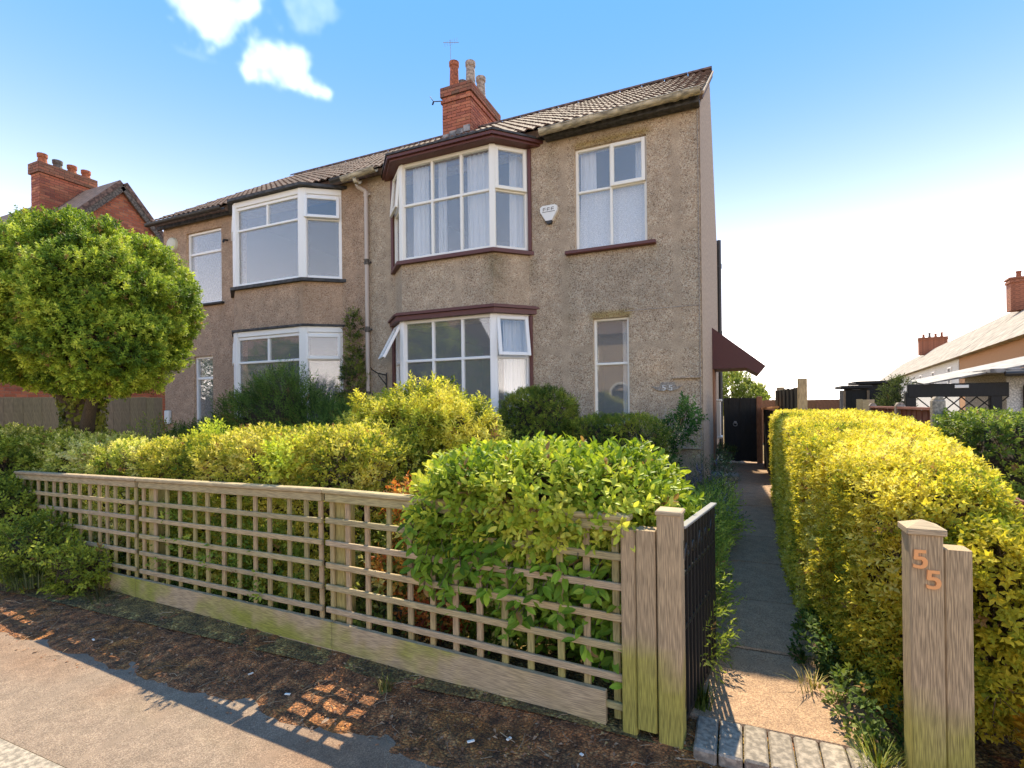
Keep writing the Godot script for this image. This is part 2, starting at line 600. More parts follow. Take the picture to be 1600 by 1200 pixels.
func grass_tuft(called: String, label: String, at: Vector3, blades: int, tall: float, wide: float, colours: Array, category := "grass", lean := 0.6) -> void:
	var t := thing(called, label, category, at)
	var mb := MB.new()
	for i in blades:
		var an := rng.randf() * TAU
		var d := Vector3(cos(an), 0, sin(an))
		var base := d * wide * 0.35 * rng.randf()
		var h := tall * rng.randf_range(0.5, 1.1)
		var side := Vector3(-d.z, 0, d.x) * rng.randf_range(0.002, 0.004)
		var l := rng.randf_range(0.2, 1.0) * lean
		var cc: Color = colours[rng.randi() % colours.size()]
		mb.col = cc * rng.randf_range(0.7, 1.15)
		mb.col.a = 1.0
		var p := []
		for k in 4:
			var f := k / 3.0
			p.append(base + d * (l * h * f * f) + UP * h * (f - 0.35 * l * f * f))
		for k in 3:
			var w0 := side * (1.0 - k / 3.0)
			var w1 := side * (1.0 - (k + 1) / 3.0)
			var nn := (d * 0.5 + UP).normalized()
			mb.tri(p[k] - w0, p[k] + w0, p[k + 1] + w1, nn, nn, nn)
			mb.tri(p[k] - w0, p[k + 1] + w1, p[k + 1] - w1, nn, nn, nn)
	var o := put("blades", mb, M.grass_blade, t)
	o.set_meta("kind", "stuff")

# ---------- building parts ----------

func breaks(lo: float, hi: float, marks: Array, step: float) -> Array:
	var a := [lo, hi]
	for m in marks:
		if m > lo + 0.001 and m < hi - 0.001:
			a.append(m)
	a.sort()
	var r := [a[0]]
	for i in range(1, a.size()):
		var l: float = a[i] - a[i - 1]
		if l < 0.0005:
			continue
		var k := maxi(1, int(ceil(l / step)))
		for j in k:
			r.append(a[i - 1] + l * (j + 1) / k)
	return r

# a wall with openings: o its lower left corner seen from outside, u along it, holes as Rect2(along, height)
func wall(mb: MB, o: Vector3, u: Vector3, w: float, h: float, holes: Array, thick: float, step: float, tint = null) -> void:
	var nn := u.cross(UP).normalized()
	for back in 2:
		var mx := []
		var my := []
		for r in holes:
			mx.append_array([r.position.x, r.end.x])
			my.append_array([r.position.y, r.end.y])
		var st := step if back == 0 else 99.0
		var xs := breaks(0, w, mx, st)
		var ys := breaks(0, h, my, st)
		var off := Vector3.ZERO if back == 0 else -nn * thick
		for i in xs.size() - 1:
			for j in ys.size() - 1:
				var mid := Vector2((xs[i] + xs[i + 1]) * 0.5, (ys[j] + ys[j + 1]) * 0.5)
				var open := false
				for r in holes:
					if r.has_point(mid):
						open = true
				if open:
					continue
				var p := []
				var cs := []
				for q in [[xs[i], ys[j]], [xs[i + 1], ys[j]], [xs[i + 1], ys[j + 1]], [xs[i], ys[j + 1]]]:
					p.append(o + off + u * q[0] + UP * q[1])
					cs.append(tint.call(p[p.size() - 1]) if tint != null and back == 0 else Color.WHITE)
				var en := nn if back == 0 else -nn
				mb.tri(p[0], p[1], p[2], en, en, en, cs[0], cs[1], cs[2])
				mb.tri(p[0], p[2], p[3], en, en, en, cs[0], cs[2], cs[3])
	mb.col = Color.WHITE
	for r in holes:
		var c := [o + u * r.position.x + UP * r.position.y, o + u * r.end.x + UP * r.position.y, o + u * r.end.x + UP * r.end.y, o + u * r.position.x + UP * r.end.y]
		var ns := [UP, -u, -UP, u]
		for k in 4:
			mb.quad(c[k], c[(k + 1) % 4], c[(k + 1) % 4] - nn * thick, c[k] - nn * thick, ns[k])

func frame_ring(mb: MB, o: Vector3, u: Vector3, r: Rect2, fw: float, deep: float, out: float, bev := 0.006) -> void:
	var nn := u.cross(UP).normalized()
	var b := Basis(u, UP, nn)
	var at := func(x: float, y: float) -> Vector3: return o + u * x + UP * y + nn * (out - deep * 0.5)
	mb.box(at.call(r.position.x + fw * 0.5, r.get_center().y), Vector3(fw, r.size.y, deep), bev, b)
	mb.box(at.call(r.end.x - fw * 0.5, r.get_center().y), Vector3(fw, r.size.y, deep), bev, b)
	mb.box(at.call(r.get_center().x, r.position.y + fw * 0.5), Vector3(r.size.x - 2 * fw, fw, deep - 0.004), bev, b)
	mb.box(at.call(r.get_center().x, r.end.y - fw * 0.5), Vector3(r.size.x - 2 * fw, fw, deep - 0.004), bev, b)

func glass_pane(parent: Node, o: Vector3, u: Vector3, r: Rect2, out: float, basis = null) -> void:
	var nn := u.cross(UP).normalized()
	var mb := MB.new()
	for k in 2:
		mb.box(o + u * r.get_center().x + UP * r.get_center().y + nn * (out - 0.018 * k), Vector3(r.size.x + 0.01, r.size.y + 0.01, 0.004), 0.0, Basis(u, UP, nn))
	put("pane", mb, M.glass, parent)

# xs, ys: edges of the lights, outer frame included; hung: [column, row, degrees] top-hung casements
func window(parent: Node, o: Vector3, u: Vector3, xs: Array, ys: Array, frame_mat: Material, fw := 0.055, bar := 0.042, hung := [], head := 0.0, merge := [], called := "window", label := "") -> MeshInstance3D:
	var nn := u.cross(UP).normalized()
	var b := Basis(u, UP, nn)
	var w: float = xs[xs.size() - 1]
	var h: float = ys[ys.size() - 1] + head
	var mb := MB.new()
	frame_ring(mb, o, u, Rect2(0, 0, w, h - head), fw, 0.07, 0.0)
	if head > 0.0:
		mb.box(o + u * w * 0.5 + UP * (h - head * 0.5) + nn * -0.025, Vector3(w, head - 0.004, 0.09), 0.006, b)
	h -= head
	for i in range(1, xs.size() - 1):
		for j in ys.size() - 1:
			if [i, j] in merge:      # no mullion here: the lights left and right of it are one
				continue
			var y0: float = ys[j] if j > 0 else fw
			var y1: float = ys[j + 1] if j < ys.size() - 2 else h - fw
			mb.box(o + u * xs[i] + UP * (y0 + y1) * 0.5 + nn * -0.034, Vector3(bar, y1 - y0, 0.06), 0.006, b)
	for j in range(1, ys.size() - 1):
		mb.box(o + u * w * 0.5 + UP * ys[j] + nn * -0.032, Vector3(w - 2 * fw, bar, 0.058), 0.006, b)
	var win := put(called, mb, frame_mat, parent)
	if label: win.set_meta("label", label)
	for j in ys.size() - 1:
		var i := 0
		while i < xs.size() - 1:
			var i1 := i + 1
			while i1 < xs.size() - 1 and [i1, j] in merge:
				i1 += 1
			var x0: float = xs[i] + (fw if i == 0 else bar * 0.5)
			var x1: float = xs[i1] - (fw if i1 == xs.size() - 1 else bar * 0.5)
			var y0: float = ys[j] + (fw if j == 0 else bar * 0.5)
			var y1: float = (h - fw) if j == ys.size() - 2 else ys[j + 1] - bar * 0.5
			var turn := -1.0
			for c in hung:
				if c[0] == i and c[1] == j:
					turn = c[2]
			if turn < 0.0:
				glass_pane(win, o, u, Rect2(x0, y0, x1 - x0, y1 - y0), -0.025)
			else:
				# a casement hinged along its top edge
				var grow := 0.02
				var q := Rect2(x0 - grow, y0 - grow, x1 - x0 + 2 * grow, y1 - y0 + 2 * grow)
				var hinge := o + UP * q.end.y + nn * 0.012
				var rot := Basis(u, -deg_to_rad(turn))
				var tmp := MB.new()
				frame_ring(tmp, Vector3.ZERO, u, Rect2(q.position.x, -q.size.y, q.size.x, q.size.y), 0.055, 0.045, 0.02)
				for k in tmp.v.size():
					tmp.v[k] = hinge + rot * tmp.v[k]
					tmp.n[k] = rot * tmp.n[k]
				var cas := put("opening_casement", tmp, frame_mat, win)
				if turn > 3.0: cas.set_meta("label", "top-hung light standing open")
				var gl := MB.new()
				for k in 2:
					gl.box(u * q.get_center().x + UP * -q.size.y * 0.5 + nn * (0.002 - 0.018 * k), Vector3(q.size.x - 0.1, q.size.y - 0.1, 0.004), 0.0, b)
				for k in gl.v.size():
					gl.v[k] = hinge + rot * gl.v[k]
					gl.n[k] = rot * gl.n[k]
				put("pane", gl, M.glass, win)
			i = i1
	return win

# a hanging cloth with folds
func curtain(called: String, label: String, o: Vector3, u: Vector3, w: float, h: float, folds: float, deep: float, material: Material, group := "net curtains at the windows") -> void:
	var nn := u.cross(UP).normalized()
	var mb := MB.new()
	var k := int(maxf(8, folds * 8))
	var ph := rng.randf() * 6.0
	var f := func(t: float, y: float) -> Vector3:
		var s := sin(t * folds * TAU + ph) + 0.45 * sin(t * folds * 2.7 * TAU + ph * 2.0)
		return o + u * (t * w + 0.1 * w * y * y * sin(ph) * 0.3) + UP * (y * h) + nn * deep * s * (1.1 - 0.35 * y)
	for i in k:
		for j in 4:
			var p := []
			var ns := []
			for q in [[i, j], [i + 1, j], [i + 1, j + 1], [i, j + 1]]:
				var t: float = q[0] / float(k)
				var y: float = q[1] / 4.0
				p.append(f.call(t, y))
				var du: Vector3 = f.call(t + 0.003, y) - f.call(t - 0.003, y)
				var nx := du.cross(UP).normalized()
				ns.append(nx if nx.dot(nn) > 0.0 else -nx)
			mb.tri(p[0], p[1], p[2], ns[0], ns[1], ns[2])
			mb.tri(p[0], p[2], p[3], ns[0], ns[2], ns[3])
	tag(put(called, mb, material), label, "curtain", group)

const BRICK_TONES := [Color(0.52, 0.17, 0.085), Color(0.45, 0.135, 0.07), Color(0.58, 0.22, 0.11), Color(0.38, 0.12, 0.07), Color(0.54, 0.19, 0.10), Color(0.48, 0.15, 0.08)]

# bricks laid round an upright block; the joints show the block inside
func brick_block(mb: MB, core: MB, lo: Vector3, hi: Vector3, sooty := false) -> void:
	core.box((lo + hi) * 0.5, hi - lo - Vector3(0.016, 0.012, 0.016))
	var rows := int(round((hi.y - lo.y) / 0.075))
	var ch := (hi.y - lo.y) / rows
	for j in rows:
		var y := lo.y + (j + 0.5) * ch
		for f in 4:
			var len_: float = (hi.x - lo.x) if f % 2 == 0 else (hi.z - lo.z)
			var k := int(round(len_ / 0.225))
			var bw := len_ / k
			for i in range(0, k + 1):
				var a := maxf((i - (0.5 if j % 2 == 0 else 0.0)) * bw, 0.0)
				var b := minf((i + (0.5 if j % 2 == 0 else 1.0)) * bw, len_)
				if b - a < 0.03:
					continue
				var c: Color = BRICK_TONES[rng.randi() % 6] * rng.randf_range(0.8, 1.2)
				if sooty and j > rows - 6:
					c = c.lerp(Color(0.16, 0.12, 0.07), rng.randf_range(0.2, 0.7))
				c.a = 1.0
				mb.col = c
				var m := (a + b) * 0.5
				var proud := rng.randf_range(0.0, 0.004)
				if f == 0:
					mb.box(Vector3(lo.x + m, y, hi.z - 0.01 + proud), Vector3(b - a - 0.011, ch - 0.011, 0.03))
				elif f == 2:
					mb.box(Vector3(lo.x + m, y, lo.z + 0.01 - proud), Vector3(b - a - 0.011, ch - 0.011, 0.03))
				elif f == 1:
					mb.box(Vector3(hi.x - 0.01 + proud, y, lo.z + m), Vector3(0.03, ch - 0.011, b - a - 0.011))
				else:
					mb.box(Vector3(lo.x + 0.01 - proud, y, lo.z + m), Vector3(0.03, ch - 0.011, b - a - 0.011))
	mb.col = Color.WHITE

func pot(parent: Node, at: Vector3, r: float, h: float, material: Material) -> void:
	var mb := MB.new()
	mb.lathe(at, [[r * 1.15, 0.0], [r * 1.1, 0.06], [r, 0.1], [r * 0.88, h - 0.12], [r * 1.05, h - 0.1], [r * 1.08, h], [r * 0.85, h], [r * 0.8, h - 0.3], [0.0, h - 0.3]], 12)
	put("chimney_pot", mb, material, parent)

func tile_shape() -> ArrayMesh:
	# two rolls and two flats; x across, y up the slope, z out of the roof
	var mb := MB.new()
	var w := 0.30
	var l := 0.40
	var seg := 12
	var pr := func(i: int) -> float:
		var t := fposmod(i / 6.0, 1.0)
		return 0.031 * pow(maxf(0.0, sin(t * PI)), 1.5)
	for i in seg:
		var x0 := -w * 0.5 + w * i / seg
		var x1 := -w * 0.5 + w * (i + 1) / seg
		var z0: float = pr.call(i)
		var z1: float = pr.call(i + 1)
		var nn := Vector3(z0 - z1, 0, x1 - x0).normalized()
		mb.quad(Vector3(x0, 0, z0 + 0.03), Vector3(x1, 0, z1 + 0.03), Vector3(x1, l, z1 + 0.006), Vector3(x0, l, z0 + 0.006), nn)
		mb.quad(Vector3(x0, 0, z0 + 0.012), Vector3(x1, 0, z1 + 0.012), Vector3(x1, 0, z1 + 0.03), Vector3(x0, 0, z0 + 0.03), Vector3(0, -1, 0))
	return mb.mesh()

func plan(pts: Array) -> PackedVector2Array:
	var r := PackedVector2Array()
	for p in pts:
		r.append(Vector2(p.x, -p.y))
	return r

func flat_xf(y: float) -> Transform3D:
	return Transform3D(Basis(Vector3.RIGHT, Vector3.FORWARD, UP), Vector3(0, y, 0))

# the outline of a bay (plan points x,z from left wall to right wall) pushed out by d
func grown(b: Array, d: float, back := -7.5) -> Array:
	var r := [Vector2(b[0].x - d * 1.2, back), Vector2(b[0].x - d * 1.2, b[0].y), Vector2(b[1].x - d * 0.5, b[1].y + d), Vector2(b[2].x + d * 0.5, b[2].y + d), Vector2(b[3].x + d * 1.2, b[3].y), Vector2(b[3].x + d * 1.2, back)]
	return r

func v3(p: Vector2, y: float) -> Vector3:
	return Vector3(p.x, y, p.y)

func streak(p: Vector3, x: float, top: float, wide: float, long_: float) -> float:
	if p.y > top:
		return 0.0
	var a := clampf(1.0 - absf(p.x - x + 0.04 * lump.get_noise_2d(p.y * 40.0, x)) / wide, 0.0, 1.0)
	return a * clampf(1.0 - (top - p.y) / long_, 0.0, 1.0)

func tint_right(p: Vector3) -> Color:
	var g := 1.0 + 0.12 * patchy.get_noise_3dv(p * 6.0) + 0.06 * patchy.get_noise_3dv(p * 25.0)
	g += 0.10 * patchy.get_noise_2d(p.x * 45.0, p.y * 4.0)
	var c := Color(g, g, g)
	var s := streak(p, -2.26, 3.74, 0.14, 1.3) + streak(p, -1.06, 3.74, 0.13, 0.8) + 0.9 * streak(p, -3.34, 3.8, 0.22, 0.8) + 0.5 * streak(p, -2.85, 3.8, 0.12, 0.6)
	s += 0.5 * streak(p, -1.6, 5.56, 0.45, 0.3) + 0.35 * streak(p, -2.55, 5.5, 0.12, 1.6)
	s *= 0.95 + 0.7 * patchy.get_noise_3dv(p * 60.0)
	c = c.lerp(Color(0.36, 0.36, 0.25), clampf(s, 0.0, 0.8))
	var gr := smoothstep(2.8, 2.95, p.y) * smoothstep(3.9, 3.6, p.y) * smoothstep(-2.6, -2.2, p.x) * 0.8
	c = c.lerp(Color(0.84, 0.88, 0.92) * g, gr)
	var pale := clampf(1.25 - Vector2((p.x + 1.0) / 0.34, (p.y - 1.98) / 0.27).length() + 0.3 * patchy.get_noise_3dv(p * 40.0), 0.0, 1.0)
	c = c.lerp(Color(1.18, 1.1, 1.02), pale * 0.8)
	var algae := smoothstep(5.28, 5.36, p.y) * smoothstep(5.46, 5.38, p.y) * smoothstep(-2.25, -2.1, p.x) * smoothstep(-1.0, -1.15, p.x)
	algae = maxf(algae, smoothstep(2.74, 2.79, p.y) * smoothstep(2.9, 2.84, p.y) * smoothstep(-2.0, -1.9, p.x) * smoothstep(-1.3, -1.4, p.x))
	c = c.lerp(Color(0.62, 0.55, 0.16), algae * 0.75)
	c = c.lerp(Color(0.62, 0.58, 0.5), 0.5 * smoothstep(1.0, 0.2, p.y))
	c = c * 0.76
	c.a = 1.0
	return c

func tint_left(p: Vector3) -> Color:
	var g := 1.0 + 0.10 * patchy.get_noise_3dv(p * 6.0) + 0.06 * patchy.get_noise_3dv(p * 25.0)
	g += 0.09 * patchy.get_noise_2d(p.x * 45.0, p.y * 4.0)
	var c := Color(g, g, g)
	var s := 0.5 * streak(p, -7.15, 3.8, 0.2, 0.7) + 0.35 * streak(p, -6.3, 5.5, 0.2, 1.5) + 0.4 * streak(p, -9.85, 3.7, 0.1, 0.7)
	c = c.lerp(Color(0.5, 0.45, 0.36), clampf(s, 0.0, 0.7))
	c = c * 0.76
	c.a = 1.0
	return c

# one storey of a bay window: three frames, corner posts and the sill
func bay_lights(house: Node3D, b: Array, y0: float, y1: float, xs: Array, ys: Array, m: Material, sill: Material, post: float, hung_left: float, hung_right: float, head := 0.0, merge := [], side_ys := []) -> void:
	var rise := y1 - y0
	if side_ys.is_empty():
		side_ys = ys
	window(house, v3(b[1], y0), Vector3.RIGHT, xs, ys, m, 0.055, 0.042, [], head, merge)
	var dl := Vector3(b[1].x - b[0].x, 0, b[1].y - b[0].y)
	var dr := Vector3(b[3].x - b[2].x, 0, b[3].y - b[2].y)
	window(house, v3(b[0], y0), dl.normalized(), [0.0, dl.length()], side_ys, m, 0.055, 0.042, [[0, side_ys.size() - 2, hung_left]], head)
	window(house, v3(b[2], y0), dr.normalized(), [0.0, dr.length()], side_ys, m, 0.055, 0.042, [[0, side_ys.size() - 2, hung_right]], head)
	for k in [1, 2]:
		var mb := MB.new()
		var t := (0.5 if k == 2 else -0.5) * 0.75
		mb.box(v3(b[k], y0 + rise * 0.5) + Vector3(-signf(t) * 0.012, 0, -0.025), Vector3(post, rise - 0.006, 0.085), 0.012, Basis(UP, t))
		put("corner_post", mb, m, house)
	var mb2 := MB.new()
	mb2.extrude(plan(grown(b, 0.075)), flat_xf(y0 - 0.06), 0.056)
	put("sill", mb2, sill, house)

func bay_walls(house: Node3D, b: Array, bands: Array, m: Material, tint: Callable) -> void:
	var mb := MB.new()
	for y in bands:
		for k in 3:
			var d := Vector3(b[k + 1].x - b[k].x, 0, b[k + 1].y - b[k].y)
			wall(mb, v3(b[k], y[0]), d.normalized(), d.length(), y[1] - y[0], [], 0.1, 0.05, tint)
	put("bay_wall", mb, m, house)

const EAVE := Vector3(0, 5.66, -7.24)
const RIDGE := Vector3(0, 8.27, -11.2)

func roof(house: Node3D, x0: float, x1: float, single: bool) -> void:
	var s := (RIDGE - EAVE).normalized()
	var nn := Vector3.RIGHT.cross(s)
	var l := EAVE.distance_to(RIDGE)
	var mb := MB.new()
	var b := Basis(Vector3.RIGHT, s, nn)
	mb.box(Vector3((x0 + x1) * 0.5, 0, 0) + EAVE + s * l * 0.5 - nn * 0.055, Vector3(x1 - x0, l, 0.1), 0.0, b)
	var s2 := Vector3(0, s.y, -s.z)
	var back := Vector3(0, EAVE.y, 2.0 * RIDGE.z - EAVE.z)
	mb.box(Vector3((x0 + x1) * 0.5, 0, 0) + back + s2 * l * 0.5 - Vector3(0, nn.y, -nn.z) * 0.05, Vector3(x1 - x0 - 0.40, l - 0.05, 0.1), 0.0, Basis(Vector3.RIGHT, s2, Vector3.RIGHT.cross(s2)))
	var deck := put("roof", mb, M.tile_dark, house)
	var shape := tile_shape()
	var cols := int(round((x1 - x0) / 0.297))
	var rows := 15
	var wide := (x1 - x0) / cols
	var spots := []
	for j in rows:
		for i in cols:
			var t := Transform3D(b * Basis(Vector3.FORWARD, rng.randf_range(-0.012, 0.012)), Vector3(x0 + wide * (i + 0.5), 0, 0) + EAVE + s * (j * (l - 0.02) / rows - 0.06) + nn * rng.randf_range(0.0, 0.006))
			t.basis.x *= wide / 0.3
			spots.append(t)
	if single:
		for t in spots:
			var k := rng.randf()
			var o := put("roof_tile", shape, M.tile if k < 0.5 else M.tile_pale if k < 0.82 else M.tile_dark, deck)
			o.transform = t
	else:
		var mm := MultiMesh.new()
		mm.transform_format = MultiMesh.TRANSFORM_3D
		mm.use_colors = true
		mm.mesh = shape
		mm.instance_count = spots.size()
		var buf := PackedFloat32Array()
		for t in spots:
			var g := rng.randf_range(0.7, 1.3)
			buf.append_array([t.basis.x.x, t.basis.y.x, t.basis.z.x, t.origin.x, t.basis.x.y, t.basis.y.y, t.basis.z.y, t.origin.y, t.basis.x.z, t.basis.y.z, t.basis.z.z, t.origin.z, g, g, g * 0.95, 1.0])
		mm.buffer = buf
		var o := MultiMeshInstance3D.new()
		o.name = "roof_tiles"
		o.multimesh = mm
		o.material_override = M.tile
		deck.add_child(o, true)
		o.set_meta("kind", "stuff")
	var n_ := int((x1 - x0) / 0.45)
	for i in n_:
		var rt := MB.new()
		var ps := []
		var a0 := x0 + (x1 - x0) * i / n_
		var a1 := x0 + (x1 - x0) * (i + 1) / n_ - 0.012
		for k in 7:
			var an := PI * (k / 6.0) * 0.86 + 0.22
			ps.append(Vector2(cos(an) * 0.13, sin(an) * 0.12 - 0.03))
		for k in 6:
			var p: Vector2 = ps[k]
			var q: Vector2 = ps[k + 1]
			var m := (p + q).normalized()
			rt.quad(Vector3(a0, RIDGE.y + p.y, RIDGE.z + p.x), Vector3(a1, RIDGE.y + p.y, RIDGE.z + p.x), Vector3(a1, RIDGE.y + q.y, RIDGE.z + q.x), Vector3(a0, RIDGE.y + q.y, RIDGE.z + q.x), Vector3(0, m.y, m.x))
		put("ridge_tile", rt, M.tile if i % 3 else M.tile_dark, deck)

func gable(house: Node3D, x: float, out: float, m: Material) -> void:
	# the end wall, in the plane x, facing out (+1 or -1)
	var mb := MB.new()
	var back := 2.0 * RIDGE.z + 7.4
	var poly := PackedVector2Array([Vector2(7.645, 0), Vector2(-back, 0), Vector2(-back, 5.52), Vector2(-RIDGE.z, RIDGE.y - 0.13), Vector2(7.645, 5.70)])
	mb.extrude(poly, Transform3D(Basis(Vector3.FORWARD, UP, Vector3.RIGHT), Vector3(x - (0.25 if out > 0 else 0.0), 0, 0)), 0.25)
	put("gable_wall", mb, m, house)

func insides(house: Node3D, x0: float, x1: float, split: float) -> void:
	var mb := MB.new()
	var back := 2.0 * RIDGE.z + 7.4
	var mid := (x0 + x1) * 0.5
	var mz := (back - 7.4) * 0.5
	var deep := -7.4 - back
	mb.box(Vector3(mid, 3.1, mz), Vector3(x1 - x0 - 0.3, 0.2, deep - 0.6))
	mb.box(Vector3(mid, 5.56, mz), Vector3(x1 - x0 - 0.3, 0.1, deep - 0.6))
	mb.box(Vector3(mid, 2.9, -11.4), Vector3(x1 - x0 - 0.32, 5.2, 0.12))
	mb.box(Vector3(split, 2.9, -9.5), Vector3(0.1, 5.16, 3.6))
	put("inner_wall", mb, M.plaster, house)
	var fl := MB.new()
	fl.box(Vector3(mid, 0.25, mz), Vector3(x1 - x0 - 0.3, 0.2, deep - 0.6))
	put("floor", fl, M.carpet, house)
	var bk := MB.new()
	wall(bk, Vector3(x1, 0, back), Vector3.LEFT, x1 - x0, 5.62, [], 0.25, 9.0)
	put("rear_wall", bk, M.render_plain, house)

func half_pipe(mb: MB, a: Vector3, b: Vector3, r: float) -> void:
	# an open half-round gutter with its open side up
	var d := (b - a).normalized()
	var x := UP.cross(d).normalized()
	var p := []
	for k in 9:
		var an := PI * k / 8.0
		p.append(x * cos(an) - UP * sin(an))
	for k in 8:
		mb.tri(a + p[k] * r, b + p[k] * r, b + p[k + 1] * r, p[k], p[k], p[k + 1])
		mb.tri(a + p[k] * r, b + p[k + 1] * r, a + p[k + 1] * r, p[k], p[k + 1], p[k + 1])
	for k in [0, 8]:
		mb.bar(a + p[k] * r, b + p[k] * r, 0.012, 0.012, UP)

func lettering(text: String, size: float, deep: float, parent: Node, at: Vector3, basis: Basis, m: Material, called := "lettering") -> void:
	var t := TextMesh.new()
	var f := SystemFont.new()
	f.font_names = PackedStringArray(["Droid Sans"])
	f.font_weight = 700
	t.font = f
	t.text = text
	t.font_size = 64
	t.pixel_size = size / 46.0
	t.depth = deep
	t.curve_step = 1.0
	var o := put(called, t, m, parent, at)
	o.basis = basis

func right_house() -> void:
	var h := thing("pebbledash_house", "pebbledash semi-detached house with maroon trimmed cream bay windows and a brick chimney", "house", Vector3.ZERO)
	var bay := [Vector2(-5.43, -7.4), Vector2(-5.006, -7.0), Vector2(-3.338, -7.0), Vector2(-2.916, -7.4)]
	var mb := MB.new()
	wall(mb, Vector3(-6.0, 0, -7.4), Vector3.RIGHT, 5.58, 5.62, [Rect2(0.62, 1.1, 2.42, 1.8), Rect2(0.62, 3.9, 2.42, 1.57), Rect2(3.831, 3.81, 1.05, 1.52), Rect2(4.086, 1.2, 0.52, 1.576)], 0.25, 0.05, tint_right)
	put("front_wall", mb, M.pebbledash, h)
	bay_walls(h, bay, [[0.0, 1.1], [2.92, 3.84], [5.49, 5.56]], M.pebbledash, tint_right)
	gable(h, -0.42, 1.0, M.render_plain)
	insides(h, -5.9, -0.45, -2.75)
	var pw := MB.new()
	pw.box(Vector3(-5.95, 2.8, -11.2), Vector3(0.1, 5.6, 7.3))
	put("party_wall", pw, M.plaster, h)
	# beads and ledges on the render
	var bead := MB.new()
	bead.box(Vector3(-0.437, 2.8, -7.398), Vector3(0.012, 5.55, 0.02))
	put("corner_bead", bead, M.concrete, h)
	for q in [[-0.80, -0.43, 1.87], [-0.86, -0.43, 0.9]]:
		var lg := MB.new()
		lg.box(Vector3((q[0] + q[1]) * 0.5, q[2], -7.385), Vector3(q[1] - q[0], 0.025, 0.035), 0.008)
		put("render_ledge", lg, M.render_plain, h)
	var band := MB.new()
	band.box(Vector3(-0.95, 2.852, -7.399), Vector3(1.0, 0.012, 0.008))
	put("render_joint", band, M.concrete, h)
	# windows
	bay_lights(h, bay, 3.896, 5.485, [0.0, 0.595, 1.124, 1.668], [0.0, 0.904, 1.589], M.upvc, M.maroon, 0.1, 5.0, 1.0)
	bay_lights(h, bay, 1.1, 2.92, [0.0, 0.585, 1.118, 1.668], [0.0, 1.157, 1.82], M.upvc_white, M.maroon, 0.12, 27.0, 11.0)
	window(h, Vector3(-2.169, 3.81, -7.45), Vector3.RIGHT, [0.0, 0.532, 1.05], [0.0, 0.877, 1.52], M.upvc, 0.04, 0.036, [[1, 1, 0.6]])
	window(h, Vector3(-1.914, 1.2, -7.45), Vector3.RIGHT, [0.0, 0.52], [0.0, 0.91, 1.576], M.upvc, 0.035, 0.034)
	var sl := MB.new()
	sl.box(Vector3(-1.655, 3.78, -7.40), Vector3(1.32, 0.055, 0.16), 0.01)
	put("sill", sl, M.maroon, h)
	var sl2 := MB.new()
	sl2.box(Vector3(-1.655, 1.17, -7.40), Vector3(0.7, 0.055, 0.16), 0.01)
	put("sill", sl2, M.maroon, h)
	# the moulded roofs of the bay
	var hood := MB.new()
	hood.extrude(plan(grown(bay, 0.17)), flat_xf(5.485), 0.032)
	hood.extrude(plan(grown(bay, 0.215)), flat_xf(5.519), 0.045)
	var hd := put("bay_canopy", hood, M.maroon, h)
	var hl := MB.new()
	hl.extrude(plan(grown(bay, 0.235)), flat_xf(5.566), 0.03)
	hl.extrude(plan(grown(bay, 0.16)), flat_xf(5.603), 0.03)
	put("lead_cover", hl, M.dark_lead, hd)
	var hood2 := MB.new()
	hood2.extrude(plan(grown(bay, 0.10)), flat_xf(2.915), 0.075)
	hood2.extrude(plan(grown(bay, 0.135)), flat_xf(2.992), 0.03)
	var hd2 := put("bay_canopy", hood2, M.maroon, h)
	var hl2 := MB.new()
	hl2.extrude(plan(grown(bay, 0.10)), flat_xf(3.024), 0.02)
	put("lead_cover", hl2, M.maroon, hd2)
	# maroon side posts of the bay
	for y in [[1.1, 2.9], [3.9, 5.47]]:
		for k in [0, 3]:
			var mp := MB.new()
			mp.box(v3(bay[k], (y[0] + y[1]) * 0.5) + Vector3(0.03 if k == 3 else -0.03, 0, 0.02), Vector3(0.05, y[1] - y[0], 0.045), 0.006)
			put("side_post", mp, M.maroon, h)
	roof(h, -6.0, -0.36, true)
	var vg := MB.new()
	vg.bar(Vector3(-0.375, EAVE.y - 0.03, EAVE.z), Vector3(-0.375, RIDGE.y - 0.02, RIDGE.z), 0.07, 0.05, Vector3.RIGHT, 0.01)
	put("verge", vg, M.render_plain, h)
	var fa := MB.new()
	fa.box(Vector3(-1.5, 5.575, -7.31), Vector3(2.2, 0.12, 0.16), 0.006)
	put("fascia", fa, M.dark_lead, h)
	for q in [[-2.62, -0.38], [-6.35, -5.62]]:
		var gt := MB.new()
		half_pipe(gt, Vector3(q[0], 5.575, -7.14), Vector3(q[1], 5.63, -7.14), 0.068)
		for x in ([-2.1, -1.86, -0.72, -0.6] if q[1] > -1.0 else [-6.05]):
			half_pipe(gt, Vector3(x, 5.575 + 0.0246 * (x + 2.62), -7.14), Vector3(x + 0.07, 5.577 + 0.0246 * (x + 2.62), -7.14), 0.076)
		put("gutter", gt, M.gutter, h)
	# chimney
	var br := MB.new()
	var co := MB.new()
	brick_block(br, co, Vector3(-6.42, 7.7, -12.3), Vector3(-5.66, 8.82, -10.72))
	brick_block(br, co, Vector3(-6.45, 8.82, -12.33), Vector3(-5.63, 8.895, -10.69))
	brick_block(br, co, Vector3(-6.42, 8.895, -12.3), Vector3(-5.66, 8.97, -10.72))
	brick_block(br, co, Vector3(-6.46, 8.97, -12.34), Vector3(-5.62, 9.2, -10.68), true)
	co.box(Vector3(-6.04, 9.215, -11.51), Vector3(0.74, 0.06, 1.56), 0.02)
	var ch := put("chimney", co, M.mortar, h)
	var bo := put("bricks", br, M.brick, ch)
	bo.set_meta("kind", "stuff")
